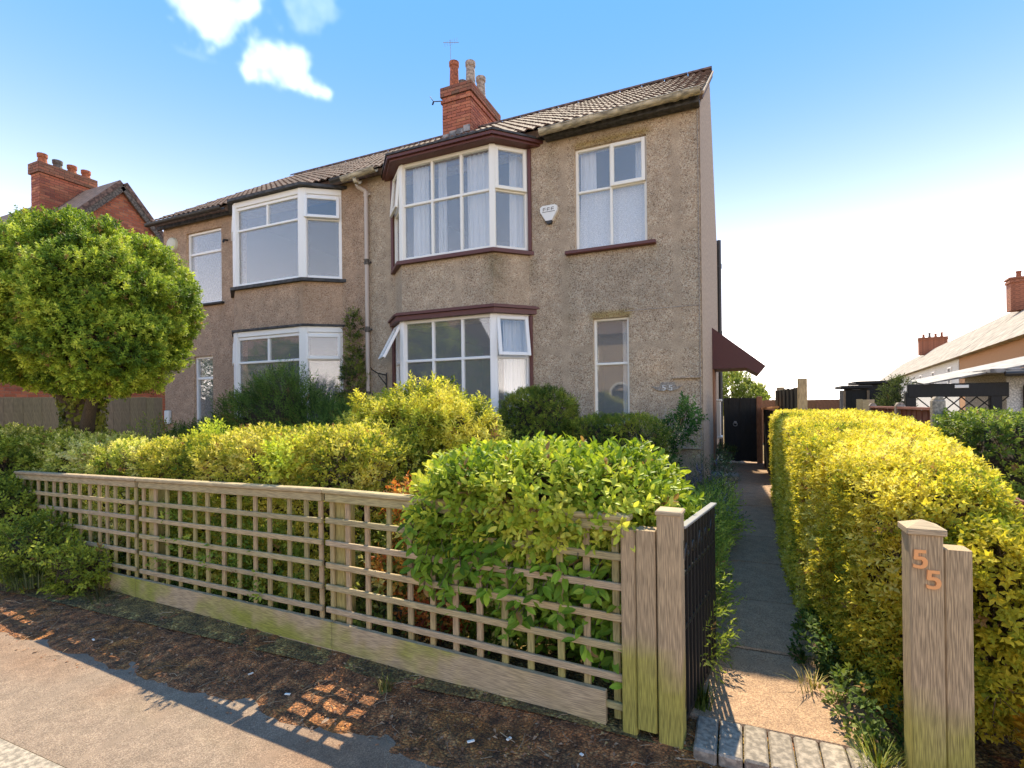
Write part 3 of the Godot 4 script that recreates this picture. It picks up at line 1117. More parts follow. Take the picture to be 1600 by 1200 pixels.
	pot(ch, Vector3(-6.22, 9.2, -10.95), 0.115, 0.72, M.terracotta)
	pot(ch, Vector3(-6.29, 9.2, -11.5), 0.115, 0.58, M.pot_grey)
	pot(ch, Vector3(-5.77, 9.2, -10.95), 0.115, 0.60, M.terracotta_pale)
	pot(ch, Vector3(-5.77, 9.2, -11.5), 0.115, 0.55, M.terracotta_pale)
	var fl := MB.new()
	for k in 4:
		fl.box(Vector3(-6.32 + k * 0.19, 8.0 + 0.03 * k, -10.69), Vector3(0.17, 0.12 + 0.03 * (k % 2), 0.02))
	put("flashing", fl, M.grey_sheet, ch)
	# the hood over the side door
	var cn := MB.new()
	cn.extrude(PackedVector2Array([Vector2(0, 2.2), Vector2(0.62, 2.2), Vector2(0.83, 2.07), Vector2(0.95, 2.22), Vector2(0, 3.02)]), Transform3D(Basis.IDENTITY, Vector3(-0.42, 0, -12.0)), 1.1)
	put("door_canopy", cn, M.maroon_canopy, h)
	var dr := MB.new()
	dr.box(Vector3(-0.41, 1.2, -11.45), Vector3(0.05, 2.0, 0.95), 0.01)
	put("side_door", dr, M.timber_orange, h)
	var dst := MB.new()
	dst.box(Vector3(-0.19, 0.2, -9.75), Vector3(0.44, 0.16, 0.5), 0.015)
	dst.box(Vector3(-0.1, 0.14, -9.5), Vector3(0.3, 0.1, 0.3), 0.015)
	put("door_step", dst, M.concrete, h)
	# curtains
	for q in [[-4.86, 0.30, "white net curtain at the left of the upper bay window"], [-4.36, 0.13, "narrow white net curtain in the middle of the upper bay window"], [-3.84, 0.42, "white net curtain at the right of the upper bay window"]]:
		curtain("net_curtain", q[2], Vector3(q[0], 3.95, -7.15), Vector3.RIGHT, q[1], 1.5, 3.0 + q[1] * 5, 0.022, M.net_curtain)
	curtain("net_curtain", "net curtain in the right return of the upper bay window", Vector3(-3.22, 3.95, -7.36), Vector3(0.72, 0, -0.69).normalized(), 0.36, 1.5, 3.0, 0.02, M.net_curtain)
	curtain("net_curtain", "net curtain in the right return of the lower bay window", Vector3(-3.3, 1.15, -7.28), Vector3(0.72, 0, -0.69).normalized(), 0.44, 1.7, 4.0, 0.02, M.net_curtain)
	curtain("net_curtain", "white net curtain in the top left light of the upper right window", Vector3(-2.12, 4.66, -7.58), Vector3.RIGHT, 0.24, 0.65, 2.5, 0.015, M.net_curtain)
	curtain("net_curtain", "white net curtain in the top right light of the upper right window", Vector3(-1.30, 4.66, -7.58), Vector3.RIGHT, 0.13, 0.65, 1.6, 0.015, M.net_curtain)
	curtain("net_curtain", "pale curtain inside the narrow ground floor window", Vector3(-1.52, 1.22, -7.6), Vector3.RIGHT, 0.12, 1.52, 2.0, 0.015, M.net_curtain)
	curtain("lace_curtain", "lace half curtain across the lower lights of the upper right window", Vector3(-2.14, 3.84, -7.56), Vector3.RIGHT, 1.0, 0.86, 5.0, 0.008, M.lace, "")

func left_house() -> void:
	var h := thing("neighbouring_house", "pinkish pebbledash semi with white bay windows and dark hoods, the left half of the pair", "house", Vector3.ZERO)
	var bay := [Vector2(-9.44, -7.4), Vector2(-8.906, -7.0), Vector2(-7.152, -7.0), Vector2(-6.60, -7.4)]
	var mb := MB.new()
	wall(mb, Vector3(-11.67, 0, -7.4), Vector3.RIGHT, 5.668, 5.62, [Rect2(2.3, 1.1, 2.7, 1.88), Rect2(2.3, 3.88, 2.7, 1.6), Rect2(0.764, 3.76, 1.099, 1.572), Rect2(0.97, 1.1, 0.6, 1.55)], 0.25, 0.06, tint_left)
	put("front_wall", mb, M.pebbledash_pink, h)
	bay_walls(h, bay, [[0.0, 1.1], [3.04, 3.81], [5.515, 5.56]], M.pebbledash_pink, tint_left)
	gable(h, -11.67, -1.0, M.render_plain)
	insides(h, -11.5, -6.1, -9.6)
	bay_lights(h, bay, 3.87, 5.51, [0.0, 0.87, 1.754], [0.0, 1.085, 1.53], M.upvc_white, M.dark_lead, 0.16, 2.0, 7.0, 0.11, [[1, 0]])
	bay_lights(h, bay, 1.1, 2.996, [0.0, 0.87, 1.754], [0.0, 1.30, 1.79], M.upvc_white, M.dark_lead, 0.16, 2.0, 1.0, 0.11, [[1, 0]])
	window(h, Vector3(-10.906, 3.76, -7.45), Vector3.RIGHT, [0.0, 1.099], [0.0, 1.11, 1.572], M.upvc_white, 0.05, 0.05)
	window(h, Vector3(-10.70, 1.1, -7.45), Vector3.RIGHT, [0.0, 0.6], [0.0, 1.08, 1.55], M.upvc_white, 0.05, 0.05)
	for q in [[-10.356, 3.735, 1.25], [-10.4, 1.075, 0.75]]:
		var sl := MB.new()
		sl.box(Vector3(q[0], q[1], -7.4), Vector3(q[2], 0.045, 0.15), 0.01)
		put("sill", sl, M.dark_lead, h)
	var hood := MB.new()
	hood.extrude(plan(grown(bay, 0.11)), flat_xf(5.514), 0.05)
	put("bay_canopy", hood, M.dark_lead, h)
	var hood2 := MB.new()
	hood2.extrude(plan(grown(bay, 0.06)), flat_xf(2.999), 0.038)
	put("bay_canopy", hood2, M.dark_lead, h)
	roof(h, -11.78, -6.006, false)
	var fa := MB.new()
	fa.box(Vector3(-10.55, 5.55, -7.33), Vector3(2.4, 0.09, 0.05), 0.006)
	put("fascia", fa, M.dark_lead, h)
	for q in [[-11.85, -9.45], [-6.62, -6.36]]:
		var gt := MB.new()
		half_pipe(gt, Vector3(q[0], 5.59, -7.15), Vector3(q[1], 5.60, -7.15), 0.055)
		put("gutter", gt, M.plastic_dark, h)
	var pp := MB.new()
	pp.tube([Vector3(-9.62, 5.02, -7.42), Vector3(-9.62, 5.0, -7.32), Vector3(-9.62, 4.95, -7.3)], [0.022, 0.022, 0.022], 8)
	put("overflow_pipe", pp, M.plastic_dark, h)

func street_y(x: float) -> float:
	return 0.012 * clampf(x + 0.4, -8.0, 0.0)

func path_y(z: float) -> float:
	return 0.055 + 0.02 * clampf(-z - 2.5, 0.0, 12.0)

func sheet(x0: float, x1: float, z0: float, z1: float, nx: int, nz: int, hf: Callable, tint = null) -> MB:
	var mb := MB.new()
	for i in nx:
		for j in nz:
			var p := []
			var ns := []
			var cs := []
			for q in [[i, j], [i + 1, j], [i + 1, j + 1], [i, j + 1]]:
				var x := lerpf(x0, x1, q[0] / float(nx))
				var z := lerpf(z0, z1, q[1] / float(nz))
				p.append(Vector3(x, hf.call(x, z), z))
				ns.append(Vector3(hf.call(x - 0.02, z) - hf.call(x + 0.02, z), 0.04, hf.call(x, z - 0.02) - hf.call(x, z + 0.02)).normalized())
				cs.append(tint.call(x, z) if tint != null else Color.WHITE)
			mb.tri(p[0], p[1], p[2], ns[0], ns[1], ns[2], cs[0], cs[1], cs[2])
			mb.tri(p[0], p[2], p[3], ns[0], ns[2], ns[3], cs[0], cs[2], cs[3])
	return mb

func verge_edge(x: float) -> float:
	return -1.78 + 0.05 * lump.get_noise_2d(x * 14.0, 3.0) + 0.03 * lump.get_noise_2d(x * 50.0, 9.0)

func ground() -> void:
	# one sheet to the horizon, then the laid surfaces
	struct("ground", sheet(-160, 160, -260, 60, 2, 2, func(_x, _z): return -0.25), M.lawn_soil)
	var garden := sheet(-24, 12, -26, -2.3, 90, 60, func(x, z): return 0.03 + 0.012 * clampf(-z - 2.5, 0, 12) + street_y(x) * clampf((z + 4.5) / 2.0, 0.0, 1.0) + 0.02 * lump.get_noise_2d(x * 12.0, z * 12.0))
	struct("garden", garden, M.lawn_soil)
	var vf := func(x, z):
		var e: float = clampf((verge_edge(x) - z) / 0.10, 0.0, 1.0)
		return street_y(x) - 0.03 + e * (0.036 + 0.018 * lump.get_noise_2d(x * 30.0, z * 30.0) + 0.02 * clampf((-1.9 - z) / 0.5, 0, 1)) + e * 0.008 * lump.get_noise_2d(x * 120.0, z * 120.0)
	var vt := func(x, z):
		var moss: float = smoothstep(0.0, 0.35, patchy.get_noise_2d(x * 16.0, z * 16.0 + 40.0))
		var dust: float = smoothstep(0.05, 0.5, patchy.get_noise_2d(x * 22.0 + 9.0, z * 22.0)) * smoothstep(-2.2, -1.8, z)
		var c := Color(1.0, 0.92, 0.85).lerp(Color(0.85, 0.8, 0.35), moss * 0.55)
		return c.lerp(Color(2.2, 2.1, 2.0), dust * 0.6)
	struct("verge", sheet(-12, 4.5, -2.75, -1.55, 330, 40, vf, vt), M.soil)
	var pt := func(x, z):
		var g: float = 1.0 + 0.16 * patchy.get_noise_2d(x * 5.0, z * 8.0) + 0.07 * patchy.get_noise_2d(x * 30.0, z * 30.0)
		var e: float = smoothstep(0.30, 0.0, absf(z - verge_edge(x) - 0.06)) * (0.5 + patchy.get_noise_2d(x * 12.0, 7.0))
		return Color(g, g, g).lerp(Color(0.95, 0.66, 0.45), clampf(e, 0.0, 0.8) * 0.7)
	struct("pavement", sheet(-30, 30, -1.95, -1.25, 400, 14, func(x, _z): return street_y(x), pt), M.asphalt)
	var kerb := thing("kerb", "pale concrete kerb stones along the edge of the pavement", "kerb")
	kerb.set_meta("kind", "structure")
	for i in 10:
		var mb := MB.new()
		var x := -4.85 + i * 0.915
		mb.box(Vector3(x, street_y(x) - 0.12, -1.12), Vector3(0.911, 0.252, 0.256), 0.006, Basis(Vector3.BACK, 0.012 if x < -0.4 else 0.0))
		var g := rng.randf_range(0.9, 1.1)
		for k in mb.c.size():
			mb.c[k] = Color(g, g * 0.97, g * 0.92)
		put("kerb_stone", mb, M.concrete, kerb)
	struct("road", sheet(-60, 60, -1.0, 8.0, 60, 10, func(x, _z): return street_y(x) - 0.11), M.asphalt)
	struct("far_pavement", sheet(-60, 60, 8.0, 12.0, 2, 2, func(x, _z): return -0.02), M.asphalt)
	# the garden path: concrete slabs, with joints between
	var path := thing("garden_path", "path of large worn concrete slabs between the house and the golden hedge", "path")
	path.set_meta("kind", "structure")
	var joints := [-2.53, -3.3, -4.085, -5.0, -5.925, -6.7, -7.487, -8.4, -9.33, -10.6, -12.4]
	for i in joints.size() - 1:
		var mb := MB.new()
		var z0: float = joints[i]
		var z1: float = joints[i + 1]
		var zm := (z0 + z1) * 0.5
		mb.box(Vector3(0.1, path_y(zm) - 0.06 + rng.randf_range(-0.004, 0.004), zm), Vector3(0.98, 0.12, z0 - z1 - 0.014), 0.008, Basis(Vector3.RIGHT, 0.02) * Basis(Vector3.BACK, rng.randf_range(-0.006, 0.006)))
		var g := rng.randf_range(0.88, 1.08)
		for k in mb.c.size():
			mb.c[k] = Color(g, g, g)
		put("slab", mb, M.path_concrete, path)
	var sill := thing("threshold", "row of pale grey concrete blocks across the gate opening", "threshold")
	sill.set_meta("kind", "structure")
	for i in 8:
		var mb := MB.new()
		mb.box(Vector3(-0.135 + i * 0.0975, 0.0 + rng.randf_range(-0.003, 0.003), -2.395), Vector3(0.090, 0.13, 0.255), 0.008, Basis(UP, rng.randf_range(-0.012, 0.012)))
		var g := rng.randf_range(0.75, 1.0)
		for k in mb.c.size():
			mb.c[k] = Color(g, g * 0.985, g * 0.95)
		put("paving_block", mb, M.concrete, sill)
	# fallen leaves, chips and twigs on the verge
	var at := PackedVector3Array()
	var out := PackedVector3Array()
	for i in 3400:
		var x := rng.randf_range(-7.5, 1.6)
		var z := -2.62 + 0.85 * pow(rng.randf(), 0.8)
		if z > verge_edge(x) + 0.02 and rng.randf() < 0.85:
			continue
		if x > -0.2 and x < 0.62 and z < -2.25:
			continue
		at.append(Vector3(x, vf.call(x, z) + 0.006 if z < verge_edge(x) else street_y(x) + 0.004, z))
		out.append(UP)
	var litter := thing("leaf_litter", "dry brown leaves and chips strewn over the soil verge", "leaf litter")
	scatter(litter, "dry_leaves", leaf_mesh(0.026, 0.014, 0.5, 0.3), M.litter, at, out, 0.35, 1.15, [Color(0.06, 0.035, 0.02), Color(0.19, 0.08, 0.035), Color(0.12, 0.07, 0.04), Color(0.26, 0.16, 0.09), Color(0.14, 0.06, 0.03)], 0.45, 0.6, false)
	at = PackedVector3Array()
	out = PackedVector3Array()
	for i in 800:
		var x := rng.randf_range(-7.5, 1.6)
		var z := -2.6 + 0.8 * rng.randf()
		if x > -0.2 and x < 0.62 and z < -2.25:
			continue
		at.append(Vector3(x, vf.call(x, z) + 0.006 if z < verge_edge(x) else street_y(x) + 0.004, z))
		out.append(UP)
	var tw := MB.new()
	tw.tube([Vector3.ZERO, Vector3(0.004, 0.03, 0.003), Vector3(-0.003, 0.06, 0.0)], [0.0012, 0.0012, 0.0008], 4)
	var sticks := scatter(litter, "dry_stalks", tw.mesh(), M.litter, at, out, 0.5, 1.8, [Color(0.15, 0.11, 0.065), Color(0.07, 0.045, 0.03), Color(0.24, 0.18, 0.11)], 0.4, 0.4, false)
	sticks.set_meta("kind", "stuff")
	litter.set_meta("kind", "stuff")
	var bits := [[-3.95, -2.02], [-2.55, -2.08], [-2.18, -2.0], [-1.1, -2.02], [-0.95, -2.1], [-0.72, -1.98], [-0.62, -2.12], [-0.86, -1.86]]
	for i in bits.size():
		var mb := MB.new()
		mb.box(Vector3.ZERO, Vector3(rng.randf_range(0.014, 0.034), 0.006, rng.randf_range(0.010, 0.016)), 0.002, Basis(UP, rng.randf() * 3.0))
		var o := put("litter_scrap", mb, M.plastic_white)
		o.position = Vector3(bits[i][0], vf.call(bits[i][0], bits[i][1]) + 0.006, bits[i][1])
		tag(o, "tiny white scrap lying on the dark soil verge", "litter scrap", "white scraps on the verge", "")


# ---------- trellis fence and gate ----------

const FA := Vector3(-6.9, 0, -2.792)
const FB := Vector3(-0.4, 0, -2.357)

func on_fence(x: float, y: float, d: float) -> Vector3:
	var u := (FB - FA).normalized()
	var nn := u.cross(UP)
	var p := FA + u * ((x - FA.x) / u.x)
	return p + UP * (y + fence_drop(x)) + nn * d

func fence_drop(x: float) -> float:
	return -0.022 * clampf(-2.3 - x, 0.0, 5.0) - 0.004 * clampf(x + 2.3, 0.0, 0.0)

func vary(mb: MB, tone := 0.16, green := 0.0) -> void:
	var g := 1.0 + rng.randf_range(-tone, tone)
	var a := rng.randf() * green
	for k in mb.c.size():
		mb.c[k] = Color(g * (1.0 - 0.25 * a), g, g * (1.0 - 0.5 * a))

# green algae on a post's foot: grows in an uneven tide line
func moss(mb: MB, top: float, amount: float) -> void:
	for k in mb.c.size():
		var p := mb.v[k]
		var w := clampf((top + 0.12 * patchy.get_noise_3dv(p * 40.0) - p.y) / 0.18, 0.0, 1.0) * amount
		mb.c[k] = mb.c[k].lerp(Color(0.80, 1.02, 0.26), w)

# a square timber cut into short lengths so that its weathering can change along it
func timber(at: Vector3, size: Vector3, bev: float, basis := Basis.IDENTITY, cuts := 14) -> MB:
	var mb := MB.new()
	var h := size.x * 0.5
	var d := size.z * 0.5
	var b := bev
	var prof := [Vector2(h - b, d), Vector2(h, d - b), Vector2(h, -d + b), Vector2(h - b, -d), Vector2(-h + b, -d), Vector2(-h, -d + b), Vector2(-h, d - b), Vector2(-h + b, d)]
	for i in cuts:
		var y0 := -size.y * 0.5 + size.y * i / cuts
		var y1 := -size.y * 0.5 + size.y * (i + 1) / cuts
		for k in 8:
			var p: Vector2 = prof[k]
			var q: Vector2 = prof[(k + 1) % 8]
			var m := Vector3(p.x + q.x, 0, p.y + q.y)
			var e := q - p
			m = Vector3(-e.y, 0, e.x)
			if m.dot(Vector3(p.x + q.x, 0, p.y + q.y)) < 0.0:
				m = -m
			mb.quad(at + basis * Vector3(p.x, y0, p.y), at + basis * Vector3(q.x, y0, q.y), at + basis * Vector3(q.x, y1, q.y), at + basis * Vector3(p.x, y1, p.y), (basis * m).normalized())
	for e in [-1.0, 1.0]:
		var ps := []
		for p in prof:
			ps.append(at + basis * Vector3(p.x, e * size.y * 0.5, p.y))
		mb.face(ps, at)
	return mb

func fence() -> void:
	var f := thing("trellis_fence", "weathered wooden trellis fence with gravel boards along the pavement", "fence")
	var u := (FB - FA).normalized()
	var yaw := Basis(u, UP, u.cross(UP))
	var tilt := func(x0: float, x1: float) -> Basis:
		var d := (on_fence(x1, 0, 0) - on_fence(x0, 0, 0)).normalized()
		return Basis(d, u.cross(UP).cross(d), u.cross(UP))
	var panels := [[-6.72, -4.53], [-4.47, -2.40], [-2.365, -0.46]]
	var verts := [[-6.618, -6.46, -6.30, -6.14, -5.98, -5.834, -5.67, -5.488, -5.312, -5.142, -5.019, -4.879, -4.685, -4.56], [-4.44, -4.285, -4.119, -3.95, -3.759, -3.594, -3.418, -3.242, -3.065, -2.911, -2.727, -2.565, -2.43], [-2.33, -2.193, -2.042, -1.872, -1.717, -1.563, -1.412, -1.258, -1.103, -0.957, -0.802, -0.66, -0.516]]
	for k in 3:
		var x0: float = panels[k][0]
		var x1: float = panels[k][1]
		var tb: Basis = tilt.call(x0, x1)
		var long_ := on_fence(x0, 0, 0).distance_to(on_fence(x1, 0, 0))
		var mid := (x0 + x1) * 0.5
		for x in verts[k]:
			var mb := timber(on_fence(x + rng.randf_range(-0.006, 0.006), 0.50, -0.014), Vector3(rng.randf_range(0.031, 0.036), 0.90, 0.018), 0.003, yaw * Basis(Vector3.BACK, rng.randf_range(-0.008, 0.008)), 5)
			vary(mb, 0.16, 0.6)
			moss(mb, 0.35, 0.35)
			put("batten", mb, M.timber_v, f)
		for y in [0.80, 0.665, 0.525, 0.388, 0.245, 0.115]:
			var q := [[x0, x1]] if k == 2 and y > 0.2 else [[x0, x1]]
			for s in q:
				var mb := MB.new()
				mb.box(on_fence(mid, y + rng.randf_range(-0.004, 0.004), 0.006), Vector3(long_, rng.randf_range(0.031, 0.035), 0.018), 0.003, tb * Basis(Vector3.BACK, rng.randf_range(-0.0025, 0.0025)))
				vary(mb, 0.14, 0.5)
				put("rail", mb, M.timber_h, f)
		var top := MB.new()
		top.box(on_fence(mid, 0.945, 0.0), Vector3(long_, 0.05, 0.034), 0.004, tb)
		vary(top, 0.08, 0.7)
		put("top_rail", top, M.timber_h, f)
		var cap := MB.new()
		cap.box(on_fence(mid, 0.985, -0.006), Vector3(long_ + 0.03, 0.028, 0.07), 0.01, tb)
		vary(cap, 0.08, 0.6)
		put("capping", cap, M.timber_h, f)
	for q in [[-6.3, -4.503], [-4.5, -2.303], [-2.3, -0.565]]:
		var gb := MB.new()
		var tb: Basis = tilt.call(q[0], q[1])
		var n_ := 60
		var tone := func(x: float, y: float) -> Color:
			var w := clampf(0.45 + 1.2 * patchy.get_noise_2d(x * 14.0, y * 25.0) + 0.5 * patchy.get_noise_2d(x * 60.0, y * 90.0), 0.0, 1.0) * (1.0 if x < -1.35 else 0.22)
			return Color(1.12, 1.08, 1.0).lerp(Color(0.66, 0.88, 0.24), w)
		for i in n_:
			var a := lerpf(q[0], q[1], i / float(n_))
			var b := lerpf(q[0], q[1], (i + 1) / float(n_))
			for y in 4:
				var y0 := 0.016 + 0.04125 * y
				var y1 := y0 + 0.04125
				var nn := u.cross(UP)
				var p := [on_fence(a, y0, 0.028), on_fence(b, y0, 0.028), on_fence(b, y1, 0.028), on_fence(a, y1, 0.028)]
				var cs := [tone.call(a, y0), tone.call(b, y0), tone.call(b, y1), tone.call(a, y1)]
				gb.tri(p[0], p[1], p[2], nn, nn, nn, cs[0], cs[1], cs[2])
				gb.tri(p[0], p[2], p[3], nn, nn, nn, cs[0], cs[2], cs[3])
		gb.col = Color(1.1, 1.1, 0.95)
		gb.box(on_fence((q[0] + q[1]) * 0.5, 0.06, 0.011), Vector3((q[1] - q[0]) / u.x - 0.002, 0.239, 0.031), 0.003, tb)
		put("gravel_board", gb, M.timber_h, f)
	for x in [-4.36, -2.29]:
		var mb := timber(on_fence(x, 0.45, -0.075), Vector3(0.095, 1.0, 0.095), 0.006, yaw)
		vary(mb, 0.05)
		moss(mb, 1.4, 0.55)
		put("post", mb, M.timber_v, f)
	# three timbers at the gate
	var g := thing("gate_post", "left gate post of three upright timbers, green with algae at the foot", "gate post", Vector3(-0.24, 0, -2.345))
	var o := -g.position
	for q in [[-0.452, -2.372, 0.07, 0.94, 0.035], [-0.372, -2.36, 0.088, 0.945, 0.10], [-0.272, -2.352, 0.104, 1.02, 0.0]]:
		var low: float = q[4]
		var hgt: float = q[3]
		var mb := timber(Vector3(q[0], (low + hgt) * 0.5 - 0.02, q[1] - q[2] * 0.5 + 0.05) + o, Vector3(q[2] - 0.003, hgt - low + 0.04, q[2]), 0.006, yaw, 26)
		vary(mb, 0.06)
		for k in mb.v.size():
			mb.v[k] -= o
		moss(mb, 0.46, 0.85)
		for k in mb.v.size():
			mb.v[k] += o
		put("timber", mb, M.timber_v, g)
	var cp := MB.new()
	cp.box(Vector3(-0.272, 1.028, -2.354) + o, Vector3(0.112, 0.022, 0.112), 0.009, yaw)
	put("post_cap", cp, M.timber_h, g)
	var n := thing("number_post", "right gate post of two timbers carrying wooden house numbers", "gate post", Vector3(0.64, 0, -2.40))
	o = -n.position
	for q in [[0.639, 0.106, 1.02, -2.403], [0.738, 0.088, 0.955, -2.415]]:
		var mb := timber(Vector3(q[0], q[2] * 0.5 - 0.02, q[3]) + o, Vector3(q[1] - 0.003, q[2] + 0.04, q[1]), 0.006, Basis.IDENTITY, 26)
		vary(mb, 0.05)
		for k in mb.v.size():
			mb.v[k] -= o
		moss(mb, 0.42, 0.8)
		for k in mb.v.size():
			mb.v[k] += o
		put("timber", mb, M.timber_v, n)
	var np := MB.new()
	np.face([Vector3(0.578, 1.03, -2.342) + o, Vector3(0.70, 1.03, -2.342) + o, Vector3(0.64, 1.055, -2.405) + o], Vector3(0.639, 0.9, -2.4) + o)
	np.face([Vector3(0.578, 1.03, -2.464) + o, Vector3(0.70, 1.03, -2.464) + o, Vector3(0.64, 1.055, -2.405) + o], Vector3(0.639, 0.9, -2.4) + o)
	np.face([Vector3(0.578, 1.03, -2.342) + o, Vector3(0.578, 1.03, -2.464) + o, Vector3(0.64, 1.055, -2.405) + o], Vector3(0.639, 0.9, -2.4) + o)
	np.face([Vector3(0.70, 1.03, -2.342) + o, Vector3(0.70, 1.03, -2.464) + o, Vector3(0.64, 1.055, -2.405) + o], Vector3(0.639, 0.9, -2.4) + o)
	np.box(Vector3(0.639, 1.018, -2.403) + o, Vector3(0.122, 0.024, 0.122), 0.004)
	put("post_cap", np, M.timber_h, n)
	lettering("5", 0.068, 0.010, n, Vector3(0.618, 0.918, -2.346) + o, Basis.IDENTITY, M.cut_wood, "numeral")
	lettering("5", 0.068, 0.010, n, Vector3(0.657, 0.846, -2.346) + o, Basis.IDENTITY, M.cut_wood, "numeral")
	# the open iron gate, swung back into the garden
	var gt := thing("garden_gate", "black wrought iron garden gate standing open beside the laurel", "gate", Vector3(-0.226, 0.0, -2.40))
	gt.rotation.y = deg_to_rad(81.6)
	var w := 0.70
	var fr := MB.new()
	fr.bar(Vector3(0, 0.07, 0), Vector3(0, 0.955, 0), 0.026, 0.012, Vector3.RIGHT, 0.003)
	fr.bar(Vector3(w, 0.07, 0), Vector3(w, 0.93, 0), 0.026, 0.012, Vector3.RIGHT, 0.003)
	for y in [0.09, 0.74, 0.5]:
		fr.bar(Vector3(0, y, 0), Vector3(w, y - 0.01, 0), 0.022, 0.010, UP, 0.003)
	put("frame", fr, M.iron, gt)
	var tp := MB.new()
	tp.bar(Vector3(-0.01, 0.955, 0), Vector3(w + 0.01, 0.94, 0), 0.014, 0.034, UP, 0.003)
	put("top_rail", tp, M.iron_shiny, gt)
	for i in 9:
		var mb := MB.new()
		var x := w * (i + 1) / 10.0
		mb.bar(Vector3(x, 0.08, 0), Vector3(x, 0.945, 0), 0.015, 0.015, Vector3.RIGHT, 0.002)
		put("bar", mb, M.iron, gt)
	for i in 5:
		var mb := MB.new()
		var ps := []
		var rd := []
		for k in 15:
			var an := k * 0.55
			var r := 0.048 * (1.0 - k / 19.0)
			ps.append(Vector3(w * (i + 0.5) / 5.0 + cos(an) * r * (1 if i % 2 else -1), 0.80 + sin(an) * r + k * 0.004, 0))
			rd.append(0.007)
		mb.tube(ps, rd, 6)
		put("scroll", mb, M.iron, gt)
	var pl := MB.new()
	pl.box(Vector3(0.34, 0.30, -0.018), Vector3(0.22, 0.28, 0.004), 0.001)
	put("plate", pl, M.grey_sheet, gt)
	var la := MB.new()
	la.bar(Vector3(w - 0.02, 0.56, -0.01), Vector3(w + 0.05, 0.56, -0.01), 0.02, 0.014, UP, 0.003)
	la.tube([Vector3(w - 0.05, 0.56, -0.012), Vector3(w - 0.05, 0.62, -0.03)], [0.007, 0.007], 6)
	put("latch", la, M.iron, gt)
	for y in [0.2, 0.86]:
		var hg := MB.new()
		hg.tube([Vector3(-0.02, y - 0.04, 0), Vector3(-0.02, y + 0.04, 0)], [0.011, 0.011], 8)
		hg.bar(Vector3(-0.045, y, 0), Vector3(0.02, y, 0), 0.02, 0.006, UP)
		put("hinge", hg, M.iron, gt)

# ---------- fittings on the houses ----------

